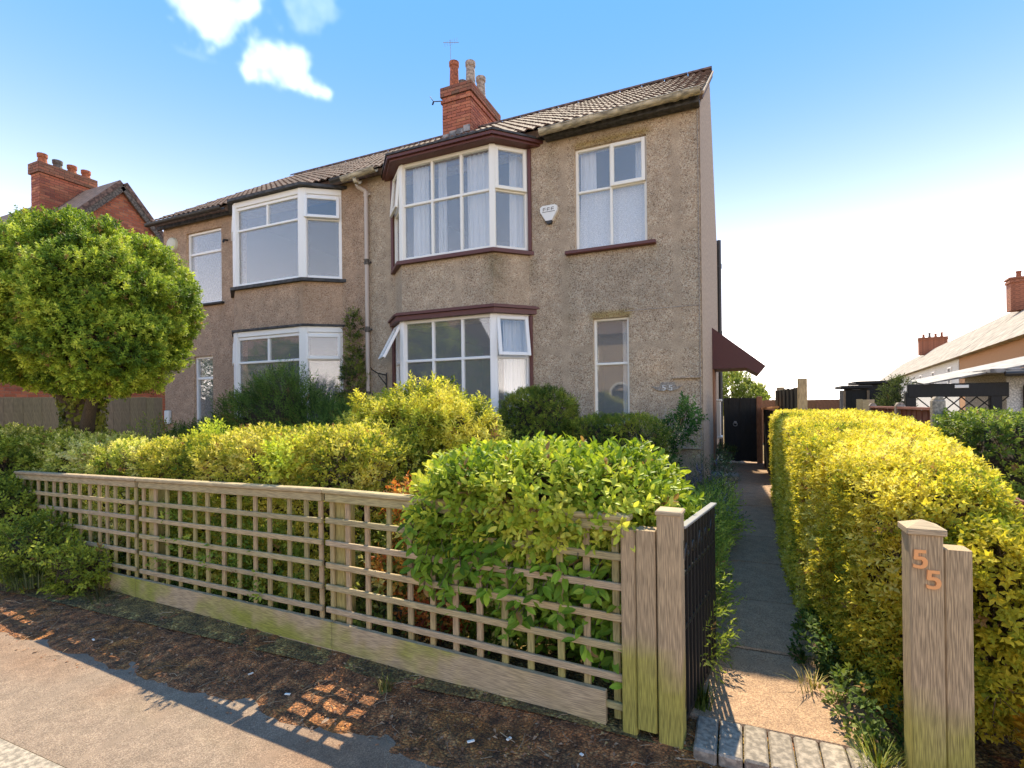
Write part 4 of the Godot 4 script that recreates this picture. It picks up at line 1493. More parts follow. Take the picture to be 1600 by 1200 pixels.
func fittings() -> void:
	var al := thing("alarm_box", "white wedge shaped burglar alarm box between the upper windows", "alarm box", Vector3(-2.565, 4.43, -7.4))
	var mb := MB.new()
	mb.extrude(PackedVector2Array([Vector2(-0.135, 0.085), Vector2(-0.135, 0.02), Vector2(-0.05, -0.12), Vector2(0.05, -0.12), Vector2(0.135, 0.02), Vector2(0.135, 0.085), Vector2(0.10, 0.11), Vector2(-0.10, 0.11)]), Transform3D.IDENTITY, 0.06)
	put("casing", mb, M.plastic_white, al)
	mb = MB.new()
	mb.extrude(PackedVector2Array([Vector2(-0.05, -0.12), Vector2(-0.032, -0.165), Vector2(0.032, -0.165), Vector2(0.05, -0.12)]), Transform3D.IDENTITY, 0.055)
	put("strobe", mb, M.plastic_dark, al)
	# the blue marks printed on the box are too blurred to read: short strokes
	mb = MB.new()
	for q in [[-0.085, 0.03, 0.05, 0.05], [-0.02, 0.03, 0.05, 0.05], [0.045, 0.03, 0.05, 0.05]]:
		mb.box(Vector3(q[0], q[1] + 0.02, 0.061), Vector3(0.008, 0.045, 0.004))
		mb.box(Vector3(q[0] + 0.022, q[1] + 0.042, 0.061), Vector3(0.034, 0.008, 0.004))
		mb.box(Vector3(q[0] + 0.022, q[1] + 0.018, 0.061), Vector3(0.034, 0.007, 0.004))
	mb.box(Vector3(0, 0.012, 0.061), Vector3(0.20, 0.007, 0.004))
	put("print", mb, M.pot_grey, al)
	var al2 := thing("alarm_box", "round cream alarm box under the eaves at the far left corner", "alarm box", Vector3(-11.35, 5.15, -7.4))
	mb = MB.new()
	mb.lathe(Vector3.ZERO, [[0.0, 0.075], [0.10, 0.07], [0.15, 0.05], [0.165, 0.0]], 20)
	for k in mb.v.size():
		var p := mb.v[k]
		mb.v[k] = Vector3(p.x, -p.z, p.y)
		p = mb.n[k]
		mb.n[k] = Vector3(p.x, -p.z, p.y)
	put("casing", mb, M.plastic_cream, al2)
	var mt := MB.new()
	mt.box(Vector3(-11.52, 1.35, -7.36), Vector3(0.16, 0.3, 0.07), 0.012)
	tag(put("cable_box", mt, M.plastic_white), "small white box low on the left corner of the pink house", "cable box")
	var dp := thing("downpipe", "cream plastic downpipe between the two houses", "downpipe", Vector3(-5.99, 0, -7.34))
	mb = MB.new()
	mb.tube([Vector3(-0.11, 5.55, 0.11), Vector3(-0.11, 5.46, 0.11), Vector3(-0.10, 5.42, 0.1), Vector3(-0.01, 5.36, 0.01), Vector3(0, 5.32, 0), Vector3(0, 0.1, 0)], [0.036, 0.036, 0.036, 0.036, 0.036, 0.036], 12)
	put("pipe", mb, M.downpipe_cream, dp)
	for y in [5.30, 4.1, 2.9, 1.75, 0.6]:
		mb = MB.new()
		mb.tube([Vector3(0, y - 0.05, 0), Vector3(0, y + 0.05, 0)], [0.043, 0.043], 12)
		mb.box(Vector3(0.0, y, -0.02), Vector3(0.15, 0.03, 0.04), 0.006)
		put("collar", mb, M.downpipe_cream if y > 5 else M.pot_grey, dp)
	var bp := thing("downpipe", "dark brown soil pipe at the back of the gable wall", "downpipe", Vector3(-0.375, 0, -14.88))
	mb = MB.new()
	mb.tube([Vector3(0, 0.1, 0), Vector3(0, 5.9, 0)], [0.055, 0.055], 12)
	put("pipe", mb, M.plastic_dark, bp)
	for y in [1.6, 3.4, 5.2]:
		mb = MB.new()
		mb.tube([Vector3(0, y - 0.06, 0), Vector3(0, y + 0.06, 0)], [0.068, 0.068], 12)
		mb.box(Vector3(-0.05, y, 0), Vector3(0.08, 0.04, 0.16), 0.006)
		put("collar", mb, M.plastic_dark, bp)
	# meter cupboard on the gable wall
	var me := thing("meter_cupboard", "white meter cupboard on the gable wall before the black gate", "meter cupboard", Vector3(-0.42, 0.75, -12.55))
	mb = MB.new()
	mb.box(Vector3(0.05, 0.42, 0), Vector3(0.10, 0.8, 0.5), 0.012)
	put("door", mb, M.plastic_white, me)
	for y in [0.01, 0.84]:
		mb = MB.new()
		mb.box(Vector3(0.06, y, 0), Vector3(0.14, 0.05, 0.56), 0.01)
		put("frame", mb, M.plastic_white, me)
	# number plaque beside the narrow window
	var nq := thing("number_plaque", "weathered scrolled number plaque on the wall right of the narrow window", "plaque", Vector3(-0.88, 1.75, -7.4))
	mb = MB.new()
	mb.extrude(PackedVector2Array([Vector2(-0.20, 0.015), Vector2(-0.15, -0.035), Vector2(-0.07, -0.06), Vector2(0.0, -0.04), Vector2(0.07, -0.06), Vector2(0.15, -0.035), Vector2(0.21, 0.02), Vector2(0.13, 0.0), Vector2(0.10, 0.065), Vector2(-0.07, 0.065), Vector2(-0.10, 0.0)]), Transform3D(Basis.IDENTITY, Vector3(0, 0, 0.0)), 0.02)
	put("plate", mb, M.concrete, nq)
	lettering("5", 0.075, 0.012, nq, Vector3(-0.035, -0.015, 0.024), Basis.IDENTITY, M.white_paint, "numeral")
	lettering("5", 0.075, 0.012, nq, Vector3(0.055, -0.015, 0.024), Basis.IDENTITY, M.white_paint, "numeral")
	# bracket for a hanging basket left of the lower bay
	mb = MB.new()
	mb.tube([Vector3(-5.62, 2.12, -7.38), Vector3(-5.62, 1.86, -7.38)], [0.012, 0.012], 6)
	mb.tube([Vector3(-5.62, 2.08, -7.38), Vector3(-5.66, 2.1, -7.2), Vector3(-5.68, 2.16, -7.06), Vector3(-5.69, 2.2, -7.04)], [0.01, 0.01, 0.009, 0.006], 6)
	mb.tube([Vector3(-5.62, 1.9, -7.38), Vector3(-5.66, 2.08, -7.2)], [0.008, 0.008], 6)
	tag(put("basket_bracket", mb, M.iron), "black iron hanging basket bracket left of the lower bay window", "bracket")
	# aerials on the chimney
	var ae := thing("television_aerial", "thin pale television aerial above the left edge of the chimney", "aerial", Vector3(-6.5, 8.6, -11.3))
	mb = MB.new()
	mb.tube([Vector3(0, 0, 0), Vector3(-0.02, 2.2, 0)], [0.007, 0.006], 6)
	put("mast", mb, M.iron_shiny, ae)
	mb = MB.new()
	mb.tube([Vector3(-0.2, 2.15, 0.05), Vector3(0.2, 2.1, -0.05)], [0.006, 0.006], 5)
	for k in 6:
		mb.tube([Vector3(-0.18 + k * 0.07, 2.06, 0), Vector3(-0.18 + k * 0.07, 2.2, 0)], [0.004, 0.004], 4)
	put("antenna", mb, M.iron_shiny, ae)
	mb = MB.new()
	mb.tube([Vector3(0.1, 0.32, 0.55), Vector3(-0.12, 0.30, 0.66), Vector3(-0.2, 0.42, 0.7)], [0.012, 0.012, 0.008], 6)
	mb.tube([Vector3(-0.12, 0.30, 0.66), Vector3(-0.14, 0.22, 0.68)], [0.02, 0.02], 6)
	put("bracket", mb, M.iron, ae)
	# flower pot on the step
	var po := thing("flower_pot", "small pot of low plants in front of the black side gate", "flower pot", Vector3(-0.22, 0.3, -11.6))
	mb = MB.new()
	mb.lathe(Vector3.ZERO, [[0.10, 0], [0.15, 0.18], [0.165, 0.18], [0.165, 0.22], [0.14, 0.22], [0.13, 0.17], [0.0, 0.17]], 16)
	put("pot", mb, M.pot_grey, po)
	var pts := on_blobs([[Vector3(0, 0.24, 0), Vector3(0.2, 0.1, 0.16)]], 220, 0.08, 0.03)
	scatter(po, "foliage", sprig(0.05, 6, 0.035, 0.02, 1.1, 5), M.leaf, pts[0], pts[1], 0.8, 1.3, [Color(0.03, 0.05, 0.02), Color(0.09, 0.11, 0.03)], 0.6, 0.4)


# ---------- garden plants ----------

const GOLD := [Color(0.16, 0.19, 0.02), Color(0.40, 0.34, 0.035), Color(0.50, 0.43, 0.06), Color(0.56, 0.50, 0.15)]
const LIME := [Color(0.09, 0.13, 0.02), Color(0.20, 0.22, 0.03), Color(0.36, 0.34, 0.07)]

func plants() -> void:
	lump.seed = 5
	# the golden privet hedge beside the path
	var h := thing("golden_hedge", "clipped golden privet hedge along the right of the path", "hedge")
	var sect := [[-2.72, 0.62, 1.02, 0.12, 1.08], [-3.1, 0.52, 1.10, 0.10, 1.17], [-3.9, 0.40, 1.20, 0.08, 1.25], [-5.2, 0.40, 1.34, 0.08, 1.33], [-8.3, 0.50, 1.50, 0.1, 1.36]]
	var pts := on_hedge(sect, "z", 34000, 0.09, 0.035, 0.07)
	scatter(h, "foliage", sprig(0.05, 7, 0.030, 0.017, 1.15, 3), M.leaf, pts[0], pts[1], 0.7, 1.25, GOLD, 0.55, 0.25)
	scatter(h, "foliage", sprig(0.06, 9, 0.026, 0.015, 1.2, 4), M.leaf, on_hedge(sect, "z", 12000, 0.10, 0.045, 0.07)[0], pts[1].slice(0, 12000), 0.7, 1.3, GOLD, 0.8, 0.3)
	twigs(h, pts, 5000, 0.16, 0.08)
	shade_core(h, [[Vector3(0.86, 0.55, -3.35), Vector3(0.26, 0.55, 0.55)], [Vector3(0.86, 0.6, -4.4), Vector3(0.38, 0.62, 0.9)], [Vector3(0.93, 0.62, -5.8), Vector3(0.42, 0.66, 1.1)], [Vector3(0.98, 0.62, -7.3), Vector3(0.42, 0.66, 0.95)]], 1.0)
	var h2 := thing("golden_hedge", "low golden privet spilling over behind the number post", "hedge")
	var bl := [[Vector3(0.93, 0.76, -2.62), Vector3(0.22, 0.24, 0.2)], [Vector3(1.15, 0.70, -2.66), Vector3(0.22, 0.30, 0.2)], [Vector3(0.86, 0.48, -2.6), Vector3(0.13, 0.22, 0.14)], [Vector3(1.4, 0.62, -2.7), Vector3(0.22, 0.28, 0.2)]]
	pts = on_blobs(bl, 3400, 0.10, 0.10)
	scatter(h2, "foliage", sprig(0.05, 7, 0.034, 0.019, 1.15, 13), M.leaf, pts[0], pts[1], 0.75, 1.3, [Color(0.11, 0.15, 0.015), Color(0.24, 0.23, 0.02), Color(0.42, 0.34, 0.03)], 0.6, 0.3)
	twigs(h2, pts, 700, 0.14, 0.06)
	var gs := thing("golden_shrub", "orange tinted low golden shrub at the right edge of the verge", "shrub")
	pts = on_blobs([[Vector3(1.18, 0.18, -2.5), Vector3(0.2, 0.2, 0.2)], [Vector3(1.4, 0.22, -2.6), Vector3(0.25, 0.24, 0.22)]], 900, 0.1, 0.08, 2.2, 0.0)
	scatter(gs, "foliage", sprig(0.05, 7, 0.034, 0.019, 1.15, 14), M.leaf, pts[0], pts[1], 0.8, 1.3, [Color(0.25, 0.16, 0.02), Color(0.46, 0.26, 0.02)], 0.6, 0.3)

	# the laurel that leans over the trellis by the gate: large leaves, the nearest ones each a leaf of its own
	var la := thing("laurel", "bright green laurel bush bulging over the trellis beside the gate", "laurel bush")
	bl = [[Vector3(-1.42, 0.90, -2.88), Vector3(0.34, 0.28, 0.40)], [Vector3(-1.0, 0.91, -2.9), Vector3(0.45, 0.31, 0.45)], [Vector3(-0.64, 0.89, -2.9), Vector3(0.36, 0.30, 0.42)], [Vector3(-1.38, 0.97, -2.55), Vector3(0.30, 0.2, 0.2)], [Vector3(-0.98, 0.98, -2.55), Vector3(0.35, 0.22, 0.22)], [Vector3(-0.62, 0.96, -2.58), Vector3(0.24, 0.2, 0.2)]]
	pts = on_blobs(bl, 3800, 0.14, 0.07, 2.2, 0.6)
	var tops := [Color(0.08, 0.13, 0.012), Color(0.17, 0.23, 0.02), Color(0.30, 0.33, 0.035), Color(0.42, 0.41, 0.07)]
	scatter(la, "foliage", sprig(0.10, 7, 0.062, 0.03, 1.1, 21, true), M.leaf_glossy, pts[0], pts[1], 0.7, 1.15, tops, 0.5, 0.45)
	twigs(la, pts, 900, 0.22, 0.1)
	shade_core(la, bl.slice(0, 3), 0.68)
	# long sprays hanging through the trellis on the street side
	var lm := [leaf_mesh(0.082, 0.036, 0.3, 0.22, true), leaf_mesh(0.092, 0.044, 0.2, 0.35, true), leaf_mesh(0.07, 0.034, 0.4, 0.12, true)]
	var greens := []
	for k in 6:
		var c: Color = [Color(0.10, 0.20, 0.015), Color(0.15, 0.26, 0.02), Color(0.21, 0.32, 0.03), Color(0.28, 0.38, 0.04), Color(0.07, 0.14, 0.012), Color(0.18, 0.26, 0.02)][k]
		var m: StandardMaterial3D = M.leaf_glossy.duplicate()
		m.resource_name = "laurel_leaf"
		m.albedo_color = c.linear_to_srgb()
		greens.append(m)
	var made := 0
	var inner := PackedVector3Array()
	var inner_n := PackedVector3Array()
	var stem := MB.new()
	for i in 250:
		var x := rng.randf_range(-1.68, -0.50)
		var low := 0.34 if x > -0.72 else 0.46 if x > -1.2 else 0.62
		low += rng.randf_range(-0.06, 0.16)
		var y := rng.randf_range(low, 0.98)
		var p := Vector3(x, y, -2.52 - 0.05 * rng.randf())
		var d := Vector3(rng.randf_range(-0.35, 0.35), rng.randf_range(-0.75, 0.25), 1.0).normalized()
		var ps := [p]
		var rd := [0.004]
		for k in 4:
			d = (d + Vector3(rng.randf_range(-0.2, 0.2), -0.16, -0.12)).normalized()
			p += d * 0.052
			ps.append(p)
			rd.append(0.0035 - 0.0005 * k)
			for e in 2:
				var sd := -1.0 if e else 1.0
				var y2 := (d * 0.55 + Vector3(sd * rng.randf_range(0.5, 1.0), rng.randf_range(-0.5, 0.35), 0.15)).normalized()
				var z2 := Vector3(rng.randf_range(-0.4, 0.4), rng.randf_range(0.1, 1.0), 0.75)
				z2 = (z2 - y2 * z2.dot(y2)).normalized()
				var b := Basis(y2.cross(z2), y2, z2) * Basis.from_scale(Vector3.ONE * rng.randf_range(0.7, 1.12))
				if made < 298 and p.z > -2.46:
					made += 1
					var o := put("leaf", lm[rng.randi() % 3], greens[rng.randi() % 6], la)
					o.transform = Transform3D(b, p)
				else:
					inner.append(p)
					inner_n.append(z2)
		stem.tube(ps, rd, 5)
	put("sprays", stem, M.bark, la).set_meta("kind", "stuff")
	for i in 1500:
		var x := rng.randf_range(-1.6, -0.36)
		var low := 0.42 if x > -0.72 else 0.6 if x > -1.2 else 0.72
		inner.append(Vector3(x, rng.randf_range(low, 1.05), -2.62 + rng.randf_range(-0.22, 0.10)))
		inner_n.append(Vector3(rng.randf_range(-0.5, 0.5), 0.5, 0.8))
	for i in 1300:  # added filler leaves that darken the gap low behind the trellis
		inner.append(Vector3(rng.randf_range(-1.7, -0.36), rng.randf_range(0.08, 0.75), -2.85 + rng.randf_range(-0.2, 0.12)))
		inner_n.append(Vector3(rng.randf_range(-0.5, 0.5), 0.5, 0.8))
	pts = on_blobs([[Vector3(-1.3, 0.38, -3.05), Vector3(0.45, 0.4, 0.3)], [Vector3(-0.7, 0.38, -3.05), Vector3(0.36, 0.4, 0.32)]], 900, 0.15, 0.08, 2.2, 0.02)
	scatter(la, "foliage", sprig(0.10, 7, 0.062, 0.03, 1.1, 22, true), M.leaf_glossy, pts[0], pts[1], 0.7, 1.1, [Color(0.05, 0.09, 0.012), Color(0.12, 0.18, 0.02)], 0.6, 0.3)  # added low foliage, coloured darker to stand for the shade in there
	scatter(la, "inner_leaves", lm[0], M.leaf_glossy, inner, inner_n, 0.6, 1.05, [Color(0.06, 0.11, 0.01), Color(0.13, 0.22, 0.02), Color(0.22, 0.30, 0.03)], 0.5, 0.2, false)

	# variegated hedge behind the trellis
	var v := thing("variegated_hedge", "yellow green variegated hedge behind the trellis fence", "hedge")
	sect = [[-2.36, -3.65, -2.85, 0.1, 1.20], [-2.7, -3.75, -2.78, 0.08, 1.28], [-3.4, -3.75, -2.80, 0.06, 1.27], [-4.3, -3.75, -2.85, 0.05, 1.21], [-5.0, -3.75, -2.90, 0.05, 1.13]]
	pts = on_hedge(sect, "x", 15000, 0.14, 0.09, 0.16)
	scatter(v, "foliage", sprig(0.06, 7, 0.034, 0.02, 1.1, 31), M.leaf, pts[0], pts[1], 0.75, 1.3, [Color(0.07, 0.11, 0.015), Color(0.24, 0.25, 0.03), Color(0.42, 0.38, 0.06), Color(0.52, 0.46, 0.13)], 0.65, 0.35)
	twigs(v, pts, 2200, 0.2, 0.08)
	shade_core(v, [[Vector3(-2.95, 0.55, -3.3), Vector3(0.42, 0.55, 0.3)], [Vector3(-3.7, 0.55, -3.3), Vector3(0.6, 0.55, 0.3)], [Vector3(-4.5, 0.5, -3.35), Vector3(0.6, 0.52, 0.3)]], 1.0)
	var v2 := thing("variegated_hedge", "darker cream flecked hedge under the clipped tree", "hedge")
	sect = [[-5.0, -3.7, -2.95, 0.05, 1.13], [-5.8, -3.7, -2.95, 0.0, 1.13], [-7.0, -3.7, -3.0, 0.0, 1.20], [-8.6, -3.7, -3.0, 0.0, 1.25]]
	pts = on_hedge(sect, "x", 11000, 0.14, 0.10, 0.16)
	scatter(v2, "foliage", sprig(0.06, 7, 0.038, 0.023, 1.1, 32), M.leaf, pts[0], pts[1], 0.75, 1.3, [Color(0.09, 0.13, 0.018), Color(0.25, 0.28, 0.04), Color(0.42, 0.42, 0.11), Color(0.55, 0.51, 0.24)], 0.65, 0.35)
	twigs(v2, pts, 1600, 0.2, 0.08)
	shade_core(v2, [[Vector3(-5.8, 0.5, -3.35), Vector3(0.8, 0.5, 0.28)], [Vector3(-7.3, 0.55, -3.4), Vector3(0.9, 0.52, 0.28)]], 1.0)
	# shoots that stand proud of it
	for q in [[-3.02, 1.1, -2.78, "fresh lime shoots tumbling over the middle of the trellis top"], [-4.4, 1.18, -3.2, "tall lime shoots rising from the left end of the variegated hedge"]]:
		var s := thing("lime_shoots", q[3], "shrub")
		pts = on_blobs([[Vector3(q[0], q[1], q[2]), Vector3(0.14, 0.12, 0.12)]], 160, 0.1, 0.08)
		scatter(s, "foliage", sprig(0.12, 9, 0.035, 0.02, 1.1, 33), M.leaf, pts[0], pts[1], 0.8, 1.4, [Color(0.26, 0.33, 0.03), Color(0.45, 0.45, 0.06)], 0.6, 0.8)

	# overgrown shrub at the far end of the fence
	var ov := thing("overgrown_shrub", "overgrown green shrub swallowing the left end of the trellis", "shrub")
	bl = [[Vector3(-6.75, 0.42, -2.66), Vector3(0.5, 0.42, 0.34)], [Vector3(-7.4, 0.6, -2.8), Vector3(0.6, 0.62, 0.5)], [Vector3(-5.85, 0.22, -2.52), Vector3(0.5, 0.26, 0.24)], [Vector3(-5.2, 0.12, -2.52), Vector3(0.3, 0.2, 0.16)]]
	pts = on_blobs(bl, 5200, 0.16, 0.14, 1.6, -0.05)
	scatter(ov, "foliage", sprig(0.08, 7, 0.045, 0.026, 1.1, 41), M.leaf, pts[0], pts[1], 0.75, 1.35, [Color(0.07, 0.10, 0.016), Color(0.20, 0.24, 0.03), Color(0.36, 0.38, 0.06)], 0.7, 0.3)
	twigs(ov, pts, 1400, 0.25, 0.05)
	shade_core(ov, bl, 0.6)
	grass_tuft("grass_clump", "long arching grass clump hanging from the left end of the fence", Vector3(-5.6, 0.02, -2.45), 420, 0.42, 0.7, [Color(0.10, 0.12, 0.03), Color(0.17, 0.18, 0.05), Color(0.28, 0.25, 0.10)], "grass clump", 1.0)
	grass_tuft("grass_clump", "pale dry grass tuft at the foot of the left gravel board", Vector3(-4.75, -0.05, -2.47), 130, 0.16, 0.35, [Color(0.26, 0.22, 0.10), Color(0.14, 0.15, 0.04)], "grass clump", 1.0)

	# the clipped tree
	var t := thing("clipped_tree", "round clipped green tree with an ivy covered trunk at the left", "tree", Vector3(-7.55, 0, -3.75))
	var mb := MB.new()
	mb.tube([Vector3(0, -0.1, 0), Vector3(0.02, 0.5, 0), Vector3(0.02, 1.1, 0), Vector3(0.10, 1.7, 0.02), Vector3(0.25, 2.3, 0.05)], [0.24, 0.19, 0.17, 0.16, 0.12], 12)
	mb.tube([Vector3(0.06, 1.15, 0), Vector3(0.42, 1.5, 0.12), Vector3(0.72, 1.85, 0.2), Vector3(0.95, 2.3, 0.2)], [0.09, 0.065, 0.055, 0.03], 9)
	mb.tube([Vector3(0.02, 1.3, 0), Vector3(-0.3, 1.75, 0.1), Vector3(-0.55, 2.3, 0.1)], [0.09, 0.07, 0.04], 9)
	mb.tube([Vector3(0.05, 1.4, 0), Vector3(0.1, 1.9, 0.4), Vector3(0.15, 2.5, 0.7)], [0.07, 0.05, 0.03], 8)
	put("trunk", mb, M.bark, t)
	bl = [[Vector3(0.42, 2.80, 0.15), Vector3(1.13, 0.92, 1.12)], [Vector3(0.25, 2.55, 0.15), Vector3(1.18, 0.72, 1.1)], [Vector3(-0.35, 2.8, 0.1), Vector3(1.0, 0.9, 1.0)], [Vector3(0.85, 2.38, 0.2), Vector3(0.72, 0.70, 0.8)], [Vector3(0.45, 3.05, 0.1), Vector3(0.75, 0.72, 0.8)], [Vector3(-0.2, 2.25, 0.3), Vector3(0.75, 0.42, 0.6)]]
	pts = on_blobs(bl, 31000, 0.20, 0.19, 2.6, 1.4)
	var ts := [Color(0.045, 0.085, 0.013), Color(0.11, 0.17, 0.018), Color(0.22, 0.28, 0.03), Color(0.40, 0.43, 0.06)]
	scatter(t, "crown", sprig(0.055, 9, 0.043, 0.020, 1.25, 51), M.leaf_glossy, pts[0], pts[1], 0.7, 1.3, ts, 0.45, 0.55)
	scatter(t, "crown", sprig(0.09, 11, 0.055, 0.022, 1.1, 52), M.leaf_glossy, on_blobs(bl, 6000, 0.45, 0.19, 2.6, 1.4)[0], pts[1].slice(0, 6000), 0.7, 1.2, ts, 0.8, 0.5)
	twigs(t, pts, 3500, 0.35, 0.15)
	shade_core(t, bl, 0.68)
	var ip := PackedVector3Array()
	var io := PackedVector3Array()
	for i in 1500:
		var an := rng.randf() * TAU
		var y := rng.randf_range(0.2, 1.75)
		var d := Vector3(cos(an), 0, sin(an))
		ip.append(Vector3(0.04, y, 0) + d * (0.19 + 0.05 * rng.randf() + 0.06 * maxf(0, y - 1.2)))
		io.append(d)
	scatter(t, "ivy", leaf_mesh(0.06, 0.055, 0.2, 0.3), M.leaf_glossy, ip, io, 0.6, 1.2, [Color(0.04, 0.06, 0.01), Color(0.12, 0.14, 0.02), Color(0.22, 0.22, 0.04)], 0.5, 0.2, false)

	# shrubs against the houses
	var ds := thing("dark_shrub", "dark green feathery shrub in front of the white bay window", "shrub")
	bl = [[Vector3(-6.2, 1.25, -5.6), Vector3(0.75, 0.78, 0.55)], [Vector3(-6.9, 1.0, -5.6), Vector3(0.7, 0.6, 0.5)], [Vector3(-5.4, 0.95, -5.6), Vector3(0.75, 0.58, 0.5)], [Vector3(-7.9, 0.72, -5.5), Vector3(0.75, 0.5, 0.5)], [Vector3(-4.75, 0.95, -5.7), Vector3(0.5, 0.5, 0.4)]]
	pts = on_blobs(bl, 9000, 0.25, 0.24, 1.5, 0.1)
	scatter(ds, "foliage", sprig(0.16, 14, 0.045, 0.012, 0.9, 61), M.leaf, pts[0], pts[1], 0.7, 1.4, [Color(0.03, 0.055, 0.014), Color(0.07, 0.12, 0.025), Color(0.14, 0.21, 0.04)], 0.6, 0.6)
	twigs(ds, pts, 1500, 0.3, 0.1)
	shade_core(ds, bl, 0.62)
	var cw := thing("wall_climber", "narrow climber growing up the wall beside the cream downpipe", "climber")
	pts = on_blobs([[Vector3(-6.28, 2.6, -7.3), Vector3(0.12, 0.62, 0.10)], [Vector3(-6.28, 1.8, -7.28), Vector3(0.24, 0.7, 0.14)], [Vector3(-6.25, 1.0, -7.2), Vector3(0.4, 0.7, 0.2)]], 1500, 0.12, 0.12)
	scatter(cw, "foliage", sprig(0.09, 8, 0.05, 0.026, 1.0, 62), M.leaf, pts[0], pts[1], 0.7, 1.3, [Color(0.035, 0.06, 0.015), Color(0.13, 0.15, 0.03), Color(0.22, 0.22, 0.05)], 0.6, 0.4)
	twigs(cw, pts, 250, 0.3, 0.05)
	var yb := thing("yellow_bush", "bright yellow green bush on a short trunk before the lower bay window", "bush")
	mb = MB.new()
	mb.tube([Vector3(-2.72, 0.05, -4.0), Vector3(-2.70, 0.5, -4.0), Vector3(-2.66, 0.9, -4.02), Vector3(-2.8, 1.25, -4.05)], [0.05, 0.042, 0.035, 0.02], 8)
	mb.tube([Vector3(-2.68, 0.7, -4.0), Vector3(-2.45, 1.05, -3.95), Vector3(-2.2, 1.25, -3.95)], [0.03, 0.025, 0.012], 8)
	mb.tube([Vector3(-2.70, 0.6, -4.0), Vector3(-2.95, 1.0, -4.0), Vector3(-3.15, 1.25, -4.0)], [0.03, 0.024, 0.012], 8)
	put("trunk", mb, M.bark, yb)
	bl = [[Vector3(-2.95, 1.33, -4.05), Vector3(0.42, 0.27, 0.4)], [Vector3(-2.62, 1.42, -4.05), Vector3(0.36, 0.25, 0.4)], [Vector3(-2.25, 1.24, -4.0), Vector3(0.36, 0.25, 0.36)], [Vector3(-2.62, 1.28, -3.78), Vector3(0.40, 0.18, 0.3)], [Vector3(-3.22, 1.22, -4.0), Vector3(0.26, 0.19, 0.3)]]
	pts = on_blobs(bl, 4600, 0.10, 0.2, 3.4)
	scatter(yb, "foliage", sprig(0.07, 9, 0.046, 0.019, 1.15, 63), M.leaf, pts[0], pts[1], 0.8, 1.3, [Color(0.12, 0.17, 0.02), Color(0.28, 0.30, 0.03), Color(0.48, 0.44, 0.06), Color(0.55, 0.49, 0.10)], 0.5, 0.6)
	twigs(yb, pts, 700, 0.22, 0.08)
	shade_core(yb, bl, 0.5)
	var cb := thing("clipped_bush", "square clipped dark green bush below the right side of the bay", "bush")
	sect = [[-2.86, -6.85, -6.15, 0.5, 1.60], [-2.7, -6.9, -6.1, 0.45, 1.70], [-2.2, -6.9, -6.1, 0.45, 1.70], [-2.02, -6.85, -6.15, 0.5, 1.58]]
	pts = on_hedge(sect, "x", 4200, 0.12, 0.08, 0.18)
	scatter(cb, "foliage", sprig(0.06, 9, 0.032, 0.013, 1.1, 64), M.leaf, pts[0], pts[1], 0.8, 1.3, [Color(0.045, 0.075, 0.013), Color(0.13, 0.17, 0.025), Color(0.27, 0.28, 0.04)], 0.6, 0.4)
	twigs(cb, pts, 700, 0.18, 0.08)
	shade_core(cb, [[Vector3(-2.43, 1.05, -6.5), Vector3(0.36, 0.58, 0.33)]], 1.0)
	var lh := thing("low_hedge", "low clipped green hedge under the narrow window", "hedge")
	sect = [[-2.06, -6.95, -6.3, 0.4, 1.24], [-1.85, -7.0, -6.25, 0.4, 1.33], [-1.0, -7.0, -6.25, 0.4, 1.33], [-0.82, -6.95, -6.3, 0.4, 1.2]]
	pts = on_hedge(sect, "x", 4200, 0.12, 0.06, 0.14)
	scatter(lh, "foliage", sprig(0.06, 9, 0.032, 0.013, 1.1, 65), M.leaf, pts[0], pts[1], 0.8, 1.3, [Color(0.045, 0.075, 0.013), Color(0.14, 0.18, 0.025), Color(0.30, 0.29, 0.04)], 0.6, 0.4)
	twigs(lh, pts, 700, 0.18, 0.08)
	shade_core(lh, [[Vector3(-1.7, 0.8, -6.62), Vector3(0.34, 0.46, 0.3)], [Vector3(-1.2, 0.8, -6.62), Vector3(0.34, 0.46, 0.3)]], 1.0)
	var ro := thing("rose_bush", "loose climbing rose leaning on the wall by the house corner", "rose bush")
	mb = MB.new()
	for q in [[-0.85, -0.55, 1.48], [-0.85, -0.7, 1.3], [-0.95, -0.9, 1.2]]:
		mb.tube([Vector3(-0.95, 0.2, -6.9), Vector3(q[0], 0.8, -6.9), Vector3(q[1], q[2], -6.95)], [0.012, 0.009, 0.005], 5)
	put("stems", mb, M.bark, ro)
	pts = on_blobs([[Vector3(-0.56, 1.38, -6.95), Vector3(0.15, 0.15, 0.16)], [Vector3(-0.72, 1.15, -6.9), Vector3(0.2, 0.18, 0.2)], [Vector3(-0.95, 0.85, -6.8), Vector3(0.25, 0.3, 0.25)]], 520, 0.14, 0.1)
	scatter(ro, "foliage", sprig(0.10, 7, 0.048, 0.03, 1.1, 66), M.leaf, pts[0], pts[1], 0.7, 1.2, [Color(0.02, 0.05, 0.015), Color(0.05, 0.11, 0.025), Color(0.10, 0.17, 0.04)], 0.7, 0.3)

	# what grows behind the open part of the trellis
	var rd := thing("red_plant", "low red and orange leaved plant behind the trellis", "plant")
	pts = on_blobs([[Vector3(-2.05, 0.82, -2.95), Vector3(0.16, 0.12, 0.14)], [Vector3(-2.0, 0.45, -2.8), Vector3(0.2, 0.16, 0.16)], [Vector3(-1.75, 0.25, -2.75), Vector3(0.2, 0.16, 0.14)]], 420, 0.1, 0.1)
